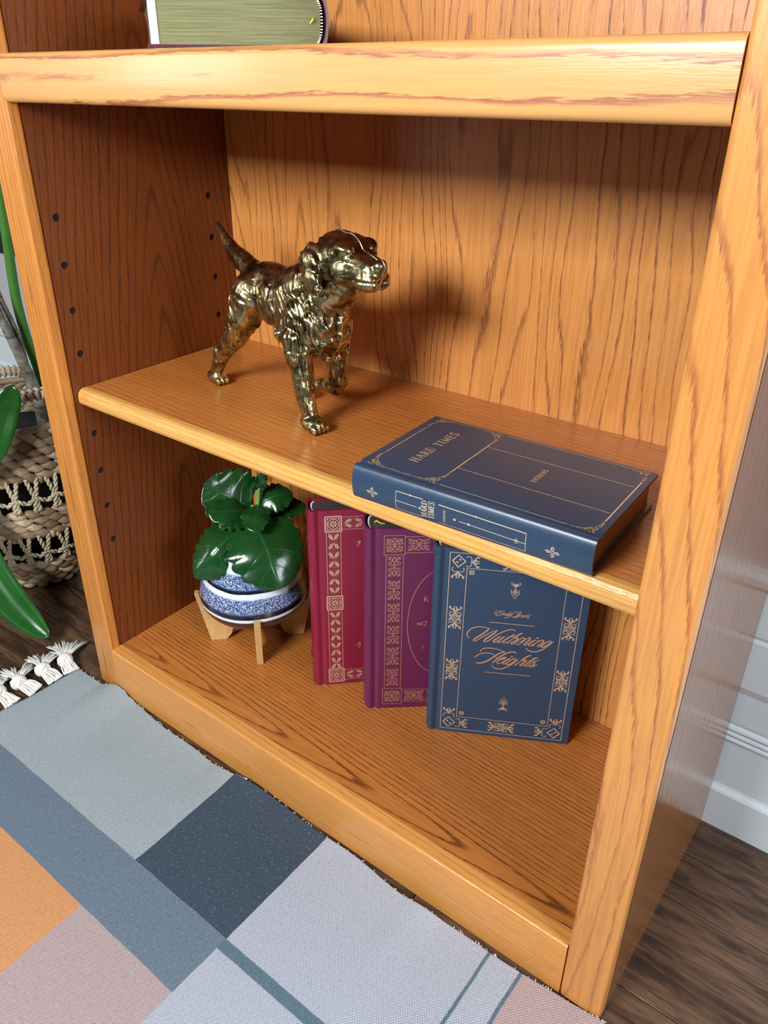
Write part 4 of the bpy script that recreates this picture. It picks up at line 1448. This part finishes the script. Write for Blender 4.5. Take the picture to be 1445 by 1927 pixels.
seam('casting_seam', 128, -30, .2300, .1660)
seam('casting_seam', 24, -60, .1700, .1020, 40)
h = bvh.ray_cast(Vector((.0650, -.12, .1120)), Vector((0, 1, 0)))
if h[0] is not None:
    p, nn = h[0], h[1]
    q = MB()
    a = nn.orthogonal().normalized()
    b = nn.cross(a)
    ring = [p + (a * math.cos(k * .3927) + b * math.sin(k * .3927)) * .0048 + nn * .0002 for k in range(17)]
    q.tube(ring, .0007, 6)
    q.tube([p - a * .0036 + nn * .0006, p + a * .0036 + nn * .0006], .0009, 5)
    local(q.build('screw', M['seam'], dog, True))

# ------------------------------------------------------------------ potted kalanchoe on its stand
PC = Vector((.133, .150, .0724))
PN = Vector((.74222, -.67016, 0))
PT = Vector((.67016, .74222, 0))


def pw(t_, a, z):
    return PC + PT * t_ + PN * a + Vector((0, 0, z))


t = NT('bamboo')
x, y, z = t.sep(t.coord())
n1 = t.noise(t.comb(t.math('MULTIPLY', x, 40.0), t.math('MULTIPLY', y, 40.0), t.math('MULTIPLY', z, 500.0)), 1.0, 3.0)
lam = t.math('FLOOR', t.math('MULTIPLY', t.math('ADD', x, y), 130.0))
blk = t.n('ShaderNodeTexWhiteNoise', noise_dimensions='2D')
t.l(t.comb(lam, t.math('FLOOR', t.math('MULTIPLY', z, 50.0)), 0.0), blk.inputs['Vector'])
c = t.mix(t.math('MULTIPLY', blk.outputs['Value'], .5), (0.66, 0.41, 0.16), (0.52, 0.29, 0.095))
c = t.mix(t.math('MULTIPLY', t.step(n1, .5, .7), .4), c, (0.40, 0.22, 0.08))
t.base(c, 0.45)
M['bamboo'] = t.m

st = empty('plant_stand', PC, 'pale bamboo cross plant stand with four splayed legs on the lower deck', 'plant stand')


def stand_panel(axis, name_len, k):
    """one of the two halved crossing panels: splayed feet, arched underside, cradle on top"""
    R0, RF, HT_, HC = .0800, .0640, .0790, .0440
    prof = [(-RF, 0), (-RF + .021, 0)]
    for q in range(9):
        a = math.pi * q / 8
        prof.append((-.036 * math.cos(a), .0085 + .0220 * math.sin(a)))
    prof += [(RF - .021, 0), (RF, 0), (R0, HT_), (R0 - .0055, HT_), (R0 - .0085, .060), (.060, .0475), (.045, .0425), (.020, HC - .0015), (-.020, HC - .0015), (-.045, .0425), (-.060, .0475), (-R0 + .0085, .060), (-R0 + .0055, HT_), (-R0, HT_)]
    sd = Vector((-axis.y, axis.x, 0)) * .0042
    vs = [PC + axis * a + Vector((0, 0, b)) + sd for a, b in prof] + [PC + axis * a + Vector((0, 0, b)) - sd for a, b in prof]
    n = len(prof)
    fs = [(i, n + i, n + (i + 1) % n, (i + 1) % n) for i in range(n)]
    bm = bmesh.new()
    bv = [bm.verts.new(v) for v in vs]
    for f in fs:
        bm.faces.new([bv[i] for i in f])
    f1 = bm.faces.new(bv[:n])
    f2 = bm.faces.new(bv[n:][::-1])
    bmesh.ops.triangulate(bm, faces=[f1, f2])
    bmesh.ops.recalc_face_normals(bm, faces=bm.faces)
    me = bpy.data.meshes.new('cross_panel')
    bm.to_mesh(me)
    bm.free()
    me.materials.append(M['bamboo'])
    o = bpy.data.objects.new('cross_panel', me)
    C.objects.link(o)
    o.parent = st
    o.matrix_parent_inverse = WM[st.name].inverted()


stand_panel(Vector((.707, .707, 0)).normalized(), 0, 0)
stand_panel(Vector((.742, -.670, 0)).normalized(), 0, 1)

t = NT('banded_glaze')
x, y, z = t.sep(t.coord())
wob = t.math('MULTIPLY', t.math('SUBTRACT', t.noise(t.coord(), 22.0, 3.0), .5), .0040)
zz = t.math('ADD', t.math('SUBTRACT', z, .0724), wob)
sp_ = t.noise(t.coord(), 620.0, 2.0, .6)
spk = t.step(sp_, .50, .60)
zf = t.math('SUBTRACT', zz, t.math('MULTIPLY', t.math('SUBTRACT', sp_, .5), .010))
white, blk_, blu = (0.72, 0.78, 0.82), (0.008, 0.009, 0.014), (0.045, 0.080, 0.230)
speck = t.mix(spk, blu, (0.55, 0.62, 0.72))
dkspk = t.mix(t.step(sp_, .40, .34), speck, (.02, .03, .08))
c = t.mix(t.step(zz, .0738, .0748), (0.030, 0.022, 0.030), white)
c = t.mix(t.step(zz, .0784, .0792), c, blk_)
c = t.mix(t.step(zf, .0842, .0880), c, dkspk)
c = t.mix(t.step(zf, .1050, .1070), c, white)
c = t.mix(t.step(zz, .1120, .1128), c, blk_)
c = t.mix(t.step(zf, .1155, .1178), c, dkspk)
c = t.mix(t.step(zf, .1335, .1375), c, white)
t.base(c, 0.12, spec=.6, coat=.4)
t.bump(t.noise(t.coord(), 40.0, 2.0), .12, .002)
M['glaze'] = t.m
cp = empty('plant_pot', PC + Vector((0, 0, .045)), 'round ceramic pot glazed in white, black and speckled blue bands', 'plant pot')
pm_ = MB()
outer = [(.0450, .001), (.0450, .0300), (.0460, .0400), (.0500, .0530), (.0580, .0640), (.0680, .0705), (.0765, .0728), (.0870, .0722), (.0990, .0690), (.1130, .0640), (.1270, .0585), (.1400, .0535), (.1490, .0505), (.1530, .0500), (.1545, .0485), (.1530, .0468), (.1480, .0466), (.1300, .0500), (.1250, .001)]
from mathutils import geometry
sm_prof = [(v.x, v.y) for v in catmull([(a, b, 0) for a, b in outer], 3)]
pm_.lathe(sm_prof, PC.x, PC.y, PC.z, 56)
pm_.build('vessel', M['glaze'], cp, True)
kp = empty('kalanchoe', PC + Vector((0, 0, .126)), 'glossy dark green scalloped succulent growing in the banded ceramic pot', 'plant')
t = NT('potting_soil')
n1 = t.noise(t.coord(), 160.0, 4.0, .7)
t.base(t.mix(n1, (.008, .006, .005), (.05, .035, .025)), .95)
t.bump(n1, .8, .004)
M['soil'] = t.m
q = MB()
vs = [PC + Vector((0, 0, .1440))]
for r in (.016, .032, .0462):
    for k in range(24):
        a = 6.2832 * k / 24
        vs.append(PC + Vector((r * math.cos(a), r * math.sin(a), .1430 + .003 * noise.noise(Vector((r * 90, a * 3, 1))))))
fs = [(0, 1 + k, 1 + (k + 1) % 24) for k in range(24)]
for i in range(2):
    fs += [(1 + i * 24 + k, 1 + (i + 1) * 24 + k, 1 + (i + 1) * 24 + (k + 1) % 24, 1 + i * 24 + (k + 1) % 24) for k in range(24)]
q.add(vs, fs)
q.build('soil', M['soil'], kp, True)


def leaf_mat(name, c0, c1, vein, rough, nv):
    t = NT(name)
    uvx, uvy, _ = t.sep(t.coord('UV'))
    # u: -1..1 across stored as 0..1, v: 0..1 along
    ac = t.math('ABSOLUTE', t.math('MULTIPLY_ADD', uvx, 2.0, -1.0))
    n1 = t.noise(t.coord(), 70.0, 3.0)
    c = t.mix(n1, c0, c1)
    if nv:
        dv = t.math('FRACT', t.math('MULTIPLY', t.math('SUBTRACT', uvy, t.math('MULTIPLY', ac, .22)), nv))
        vl = t.math('MAXIMUM', t.step(ac, .05, .01), t.math('MULTIPLY', t.step(t.math('ABSOLUTE', t.math('SUBTRACT', dv, .5)), .07, .01), .45))
        c = t.mix(t.math('MULTIPLY', vl, .6), c, vein)
        h = t.math('ADD', t.math('MULTIPLY', vl, -.6), n1)
    else:
        st_ = t.noise(t.comb(t.math('MULTIPLY', uvx, 45.0), t.math('MULTIPLY', uvy, 3.0), 0.0), 1.0, 2.0)
        c = t.mix(t.math('MULTIPLY', t.step(st_, .45, .65), .4), c, vein)
        h = st_
    t.base(c, rough, spec=.6)
    t.p.inputs['Subsurface Weight'].default_value = .0
    t.bump(h, .35 if nv else .12, .0012)
    return t.m


M['leaf'] = leaf_mat('kalanchoe_leaf', (0.004, 0.034, 0.008), (0.010, 0.072, 0.012), (0.022, 0.10, 0.024), .20, 5.0)
M['stem'] = flat('green_stem', (0.16, 0.36, 0.07), .4)


def leaf(base, tip, width, nrm, droop, cup, lobes=7, name='leaf', mat=None, parent=None, shape=.62, fold=0.0, thick=.0009, ns=56, nw=9, scal=.085, blunt=.5):
    B_, T_ = Vector(base), Vector(tip)
    ax = T_ - B_
    L = ax.length
    ax.normalize()
    N_ = Vector(nrm)
    N_ = (N_ - ax * N_.dot(ax)).normalized()
    S_ = ax.cross(N_)
    q = MB()
    for i in range(ns + 1):
        s = i / ns
        hw = width / 2 * (max(0.0, math.sin(math.pi * s ** .85)) ** blunt if 0 < s < .999 else 0.05)
        hw *= 1 + scal * 1.15 * (abs(math.sin(math.pi * lobes * s)) ** .7 * 2 - 1) * min(1, s * 4)
        # stalked base
        if s < .14:
            hw = min(hw, width * (.04 + 1.6 * s * s * 4))
        arch = droop * (s * (1 - s)) * 4
        for j in range(nw):
            u = j / (nw - 1) * 2 - 1
            c_ = B_ + ax * (L * s) + S_ * (hw * u * (1 - abs(u) * fold * .2))
            wav = .0016 * math.sin(s * 14 + u * 2) * abs(u)
            c_ += N_ * (arch + cup * (u * u) * hw * 2 - fold * abs(u) * hw + wav)
            q.v.append(c_)
            q.uv.append(((u + 1) / 2, s))
    for i in range(ns):
        for j in range(nw - 1):
            a = i * nw + j
            q.f.append((a, a + 1, a + nw + 1, a + nw))
    o = q.build(name, mat or M['leaf'], parent or kp, True, uv=True)
    so = o.modifiers.new('flesh', 'SOLIDIFY')
    so.thickness, so.offset = thick, 0
    ss = o.modifiers.new('sub', 'SUBSURF')
    ss.levels = ss.render_levels = 1
    return o


UP = Vector((0, 0, 1))
CAMW = (PN * .8 + UP * .7).normalized()
# stem
q = MB()
q.tube(catmull([pw(.002, 0, .141), pw(.006, .002, .170), pw(.010, .002, .195), pw(.0145, .001, .215), pw(.016, .001, .232)], 5), [.0032] * 8 + [.0026] * 13, 8)
q.build('stem', M['stem'], kp, True)
leaf(pw(.004, .010, .198), pw(.033, .078, .127), .094, CAMW, .014, -.10, 6, scal=.06)                 # big front
leaf(pw(-.002, .006, .184), pw(-.074, .036, .128), .074, (PN * .75 + UP * .5 - PT * .35), .018, -.14, 8, fold=.3, blunt=.7)     # left drooping
leaf(pw(.008, -.004, .197), pw(-.052, -.004, .238), .078, (PN * .85 + UP * .45 + PT * .2), .004, .05, 6)    # upper left
leaf(pw(.006, .006, .194), pw(-.049, .022, .212), .046, (PN * .5 + UP * .8), .008, -.05, 6)     # lower of upper-left pair
leaf(pw(.012, .010, .2120), pw(.006, .056, .1990), .036, (PN * .4 + UP * .85), .006, -.12, 5)  # small centre
leaf(pw(.012, -.002, .204), pw(.059, -.010, .214), .040, (UP * .75 + PN * .65), .010, -.10, 6)  # upper right
leaf(pw(.012, -.008, .186), pw(.084, -.018, .186), .034, (UP * .8 + PN * .45), .012, -.05, 8, blunt=.9)  # right reaching
leaf(pw(.010, -.016, .178), pw(.052, -.030, .160), .040, (UP * .7 + PN * .5), .006, -.05, 6)  # low right
leaf(pw(.0155, .001, .2260), pw(.0205, .006, .2540), .017, (PN * .9 + UP * .2), .001, .12, 4)  # top pair
leaf(pw(.0155, .000, .2260), pw(.0250, -.010, .2500), .014, (PN * .6 + UP * .3), .001, .12, 4)
leaf(pw(-.004, -.010, .186), pw(-.030, -.050, .196), .046, (UP * .8 - PN * .3), .010, -.05, 6)   # rear
leaf(pw(.006, .004, .1860), pw(-.008, .052, .160), .032, CAMW, .006, -.10, 5)
q = MB()
q.tube([pw(.007, .006, .196), pw(.0068, .008, .2060), pw(.006, .009, .2115)], [.0012, .0026, .0016], 8)
q.build('bud', M['stem'], kp, True)

# ------------------------------------------------------------------ woven basket with floor plant
BC = Vector((-.405, .138, 0))
BN = Vector((C_N[0], C_N[1], 0)) if 'C_N' in globals() else Vector((.8937, -.4487, 0))
BT = Vector((-BN.y, BN.x, 0))


def straw(name, c0, c1, c2, rough=.55):
    t = NT(name)
    rnd = t.n('ShaderNodeObjectInfo').outputs['Random']
    n1 = t.noise(t.coord(), 130.0, 3.0)
    n2 = t.noise(t.coord('Generated'), 9.0, 2.0)
    c = t.mix(t.step(rnd, .1, .9), c0, c1)
    c = t.mix(t.math('MULTIPLY', t.step(n2, .45, .7), .6), c, c2)
    c = t.mix(t.math('MULTIPLY', n1, .35), c, tuple(v * .5 for v in c0))
    t.base(c, rough)
    t.bump(n1, .4, .001)
    return t.m


M['straw'] = straw('water_hyacinth', (0.30, 0.185, 0.10), (0.74, 0.56, 0.37), (0.17, 0.085, 0.045))
M['rope'] = straw('seagrass_rope', (0.56, 0.46, 0.30), (0.66, 0.57, 0.40), (0.42, 0.33, 0.20), .7)

basket = empty('basket', BC, 'round woven basket planter of brown braid and pale open ropework beside the bookcase', 'basket')
bprof = [(0.0, .098), (.012, .108), (.03, .118), (.055, .128), (.10, .138), (.15, .1405), (.20, .138), (.25, .133), (.288, .128)]


def brad(z):
    for (a, ra), (b, rb_) in zip(bprof, bprof[1:]):
        if a <= z <= b:
            return ra + (rb_ - ra) * (z - a) / (b - a)
    return bprof[-1][1]


def strand_mesh(L=.0165, R=.0072):
    q = MB()
    n, m_ = 10, 12
    vs = []
    for i in range(m_ + 1):
        s = i / m_
        x = (s - .5) * 2 * L
        r = R * (max(0, math.sin(math.pi * (s * .94 + .03)))) ** .62
        for k in range(n):
            a = 6.2832 * k / n
            tw = s * 1.4
            rr = r * (1 + .10 * math.cos(2 * (a + tw * 1.5)) + .05 * math.sin(5 * a + tw * 2))
            # a flattened lens bending into an S
            vs.append((x, rr * math.cos(a) * .85 - .0030 * (2 * s - 1) ** 2, rr * math.sin(a) + .0046 * (s - .5) * 2 * -1 * math.cos(math.pi * (s - .5))))
    fs = [(i * n + k, (i + 1) * n + k, (i + 1) * n + (k + 1) % n, i * n + (k + 1) % n) for i in range(m_) for k in range(n)]
    fs += [tuple(range(n)), tuple(range((m_ + 1) * n - 1, m_ * n - 1, -1))]
    q.add(vs, fs)
    me = bpy.data.meshes.new('strand')
    me.from_pydata([tuple(v) for v in q.v], [], q.f)
    me.materials.append(M['straw'])
    me.polygons.foreach_set('use_smooth', [True] * len(me.polygons))
    return me


SM = strand_mesh()
rows = [.2795, .2670, .2545, .2420, .2295, .2180] + [.1560, .1445, .1330, .1215] + [.0570, .0460, .0345, .0230, .0115]
items = []
rs = random.Random(21)
for ri, z in enumerate(rows):
    r = brad(z)
    n = 38 if z > .1 else 36 if z > .04 else 32
    for k in range(n):
        th = 6.2832 * (k + .5 * (ri % 2) + rs.uniform(-.08, .08)) / n
        p = BC + Vector((math.cos(th) * r, math.sin(th) * r, z))
        out = Vector((math.cos(th), math.sin(th), 0))
        tan = Vector((-out.y, out.x, 0))
        slope = -.33 + rs.uniform(-.07, .07)
        # local x along the ring, y outward, z up
        X = (tan + Vector((0, 0, slope * .0))).normalized()
        R = Matrix((X, -out * -1, Vector((0, 0, 1)))).transposed()
        R = R @ Matrix.Rotation(.20 + rs.uniform(-.10, .10), 3, 'Y')
        sc = Vector((6.2832 * r / n / .033 * 1.34, rs.uniform(.95, 1.15), rs.uniform(.90, 1.12) * (.92 if z < .1 else 1)))
        MT = Matrix.Translation(p) @ R.to_4x4() @ Matrix.Diagonal((*sc, 1))
        items.append(((p - Vector((.806, -.458, .766))).length, MT))
items.sort(key=lambda q: q[0])
for d_, MT in items[:290]:
    o = bpy.data.objects.new('strand', SM)
    C.objects.link(o)
    o.parent = basket
    o.matrix_parent_inverse = WM[basket.name].inverted()
    o.matrix_basis = MT
q = MB()
sv = [v.co.copy() for v in SM.vertices]
sf = [tuple(p.vertices) for p in SM.polygons]
for d_, MT in items[290:]:
    q.add([MT @ v for v in sv], sf)
o = q.build('woven_wall', M['straw'], basket, True)
o['kind'] = 'stuff'


def rope(q, p0, p1, r=.0026, turns=None, bow=0.0, out=None):
    """two twisted yarns between two points"""
    p0, p1 = Vector(p0), Vector(p1)
    d = p1 - p0
    L = d.length
    d.normalize()
    a = d.orthogonal().normalized()
    b = d.cross(a)
    n = max(6, int(L / .0022))
    tn = L / .016 * 6.2832
    for ph in (0, math.pi):
        pts = []
        for i in range(n + 1):
            s = i / n
            c_ = p0 + d * L * s + (out * bow * math.sin(math.pi * s) if out else Vector())
            an = ph + tn * s
            pts.append(c_ + (a * math.cos(an) + b * math.sin(an)) * r * .62)
        q.tube(pts, r * .78, 5)


for (zt, zb) in ((.2120, .1640), (.1140, .0660)):
    q = MB()
    n = 30
    zm_ = (zt * .45 + zb * .55)
    for k in range(n):
        def P(f, z, e=0.0):
            th = 6.2832 * f / n
            r = brad(z) + .001 + e
            return BC + Vector((math.cos(th) * r, math.sin(th) * r, z))
        th = 6.2832 * k / n
        ou = Vector((math.cos(th), math.sin(th), 0))
        if k % 1 == 0:
            rope(q, P(k - .28, zt + .004), P(k, zm_, .003), .0030, out=ou, bow=.002)
            rope(q, P(k + .28, zt + .004), P(k + .06, zm_, .003), .0030, out=ou, bow=.002)
            rope(q, P(k + .02, zm_, .003), P(k + .52, zb + (zm_ - zb) * .42 + .004, .001), .0030, out=ou, bow=.002)
            rope(q, P(k, zm_, .004), P(k - .46, zb + (zm_ - zb) * .50, .001), .0030, out=ou, bow=.002)
            rope(q, P(k + .02, zm_ + .002, .002), P(k - .10, zb - .003, .002), .0030, out=ou, bow=.003)
            rope(q, P(k + .10, zm_ - .008, .002), P(k + .16, zb - .003, .002), .0030, out=ou, bow=.003)
            rope(q, P(k - .16, zb + .002, .004), P(k + .22, zb + .002, .004), .0030)
    o = q.build('open_ropework', M['rope'], basket, True)
    o['kind'] = 'stuff'
# upright stakes bridging the openwork
for (zt, zb) in ((.2180, .2050), (.1215, .1090)):
    for k in range(15):
        th = 6.2832 * (k + .25) / 15
        r = brad(zt) - .001
        q = MB()
        ou = Vector((math.cos(th), math.sin(th), 0))
        c_ = BC + ou * r
        q.tube([c_ + Vector((0, 0, zt)), c_ + Vector((0, 0, zb + .004)), c_ + Vector((0, 0, zb))], [.0052, .0050, .0038], 7)
        q.build('stake', M['straw'], basket, True)
# rim roll and handle with wrapped coils
q = MB()
ring = [BC + Vector((math.cos(6.2832 * k / 48) * .127, math.sin(6.2832 * k / 48) * .127, .2895)) for k in range(49)]
q.tube(ring, .0058, 8, cap=False)
q.build('rim', M['straw'], basket, True)
q = MB()
q.lathe([(.001, .096), (.001, .001)], BC.x, BC.y, 0.0005, 32)
q.build('base', M['straw'], basket, True)
for sgn in (1, -1):
    hp = []
    for k in range(13):
        a = math.pi * k / 12
        w_ = -math.cos(a)
        th = math.atan2(BN.y, BN.x) + (0 if sgn > 0 else math.pi) + w_ * .50 + .12
        hp.append(BC + Vector((math.cos(th) * .127, math.sin(th) * .127, .287 + (.0560 if sgn > 0 else .020) * min(1, math.sin(a) * 1.25))))
    hp = catmull(hp, 5)
    q = MB()
    q.tube(hp, .0070, 8)
    hd = q.build('handle', M['straw'], basket, True)
    acc = 0
    for i in range(1, len(hp) - 1):
        acc += (hp[i] - hp[i - 1]).length
        if acc > .0066:
            acc = 0
            d = (hp[i + 1] - hp[i - 1]).normalized()
            a = d.orthogonal().normalized()
            b = d.cross(a)
            q = MB()
            q.tube([hp[i] + (a * math.cos(k * .5236) + b * math.sin(k * .5236)) * .0075 + d * (k - 6) * .0003 for k in range(13)], .0031, 6)
            q.build('coil', M['rope'], hd, True)

plant = empty('floor_plant', BC + Vector((0, 0, .02)), 'tall strap leaved plant with bare grey canes in a black nursery pot inside the basket', 'plant')
q = MB()
q.lathe([(.012, .001), (.012, .086), (.225, .108), (.235, .112), (.235, .107), (.215, .104), (.205, .001)], BC.x, BC.y, 0, 40)
q.build('nursery_pot', M['black'], plant, True)
q = MB()
vs = [BC + Vector((0, 0, .212))] + [BC + Vector((r * math.cos(6.2832 * k / 24), r * math.sin(6.2832 * k / 24), .208 + .006 * noise.noise(Vector((r * 60, k, 3))))) for r in (.04, .075, .1035) for k in range(24)]
fs = [(0, 1 + k, 1 + (k + 1) % 24) for k in range(24)]
for i in range(2):
    fs += [(1 + i * 24 + k, 1 + (i + 1) * 24 + k, 1 + (i + 1) * 24 + (k + 1) % 24, 1 + i * 24 + (k + 1) % 24) for k in range(24)]
q.add(vs, fs)
q.build('soil', M['soil'], plant, True)
t = NT('grey_cane')
n1 = t.noise(t.coord(), 90.0, 3.0)
x, y, z = t.sep(t.coord())
c = t.mix(t.step(n1, .35, .65), (0.13, 0.115, 0.085), (0.27, 0.25, 0.20))
c = t.mix(t.step(t.math('FRACT', t.math('MULTIPLY', z, 17.0)), .93, .97), c, (.08, .07, .05))
t.base(c, .6)
t.bump(n1, .4, .002)
M['cane'] = t.m
t = NT('green_cane')
n1 = t.noise(t.coord(), 40.0, 2.0)
t.base(t.mix(n1, (0.035, 0.14, 0.018), (0.09, 0.27, 0.035)), .35)
M['green_cane'] = t.m


def cane(pts, rad, mat):
    q = MB()
    P = catmull(pts, 6)
    rr = [rad[0] + (rad[1] - rad[0]) * i / (len(P) - 1) for i in range(len(P))]
    q.tube(P, rr, 10)
    return q.build('cane', mat, plant, True)


cane([(-.372, .188, .20), (-.376, .185, .33), (-.381, .178, .3932), (-.3827, .175, .461), (-.3806, .179, .5515), (-.3795, .1814, .6073), (-.380, .185, .74), (-.39, .19, .92)], (.0085, .0062), M['green_cane'])
cane([(-.352, .170, .20), (-.3575, .166, .27), (-.3640, .163, .3199), (-.3696, .1563, .4132), (-.3748, .1458, .4679), (-.385, .135, .56), (-.40, .12, .70)], (.0058, .0032), M['cane'])
cane([(-.350, .166, .20), (-.3545, .163, .2484), (-.3558, .1616, .3102), (-.3619, .1492, .3826), (-.3684, .1362, .4427), (-.39, .12, .55), (-.42, .10, .66)], (.0120, .0040), M['cane'])
M['strap'] = leaf_mat('strap_leaf', (0.006, 0.052, 0.007), (0.016, 0.110, 0.012), (0.028, 0.15, 0.02), .20, 0)


def strap(pts, width, nrm, name='leaf', blunt=3.2):
    P = catmull(pts, 6)
    q = MB()
    n = len(P)
    nw = 7
    for i in range(n):
        s = i / (n - 1)
        d = (P[min(i + 1, n - 1)] - P[max(i - 1, 0)]).normalized()
        N_ = Vector(nrm)
        N_ = (N_ - d * N_.dot(d)).normalized()
        S_ = d.cross(N_)
        hw = width / 2 * min(1, (s * 3 + .25)) * (max(0, 1 - s ** blunt)) ** .6 + .0004
        for j in range(nw):
            u = j / (nw - 1) * 2 - 1
            q.v.append(P[i] + S_ * hw * u + N_ * abs(u) * hw * .28)
            q.uv.append(((u + 1) / 2, s))
    for i in range(n - 1):
        for j in range(nw - 1):
            a = i * nw + j
            q.f.append((a, a + 1, a + nw + 1, a + nw))
    o = q.build(name, M['strap'], plant, True, uv=True)
    so = o.modifiers.new('flesh', 'SOLIDIFY')
    so.thickness, so.offset = .0008, 0
    return o


strap([(-.460, .080, .36), (-.420, .010, .24), (-.330, -.010, .235), (-.272, .028, .285), (-.2620, .060, .340), (-.2559, .0760, .376)], .040, (.85, -.45, .25), blunt=9)
strap([(-.390, .060, .42), (-.345, .010, .30), (-.300, -.020, .195), (-.262, -.0250, .125), (-.2180, -.0200, .0720), (-.186, -.012, .041), (-.159, -.0042, .0210)], .058, (.65, -.50, .62))
strap([(-.400, .180, .90), (-.44, .20, .95), (-.52, .21, .92), (-.60, .20, .80)], .036, (.1, -.3, .95))
strap([(-.390, .185, .90), (-.43, .14, 1.0), (-.48, .08, .98), (-.54, .02, .90)], .036, (.1, -.3, .95))
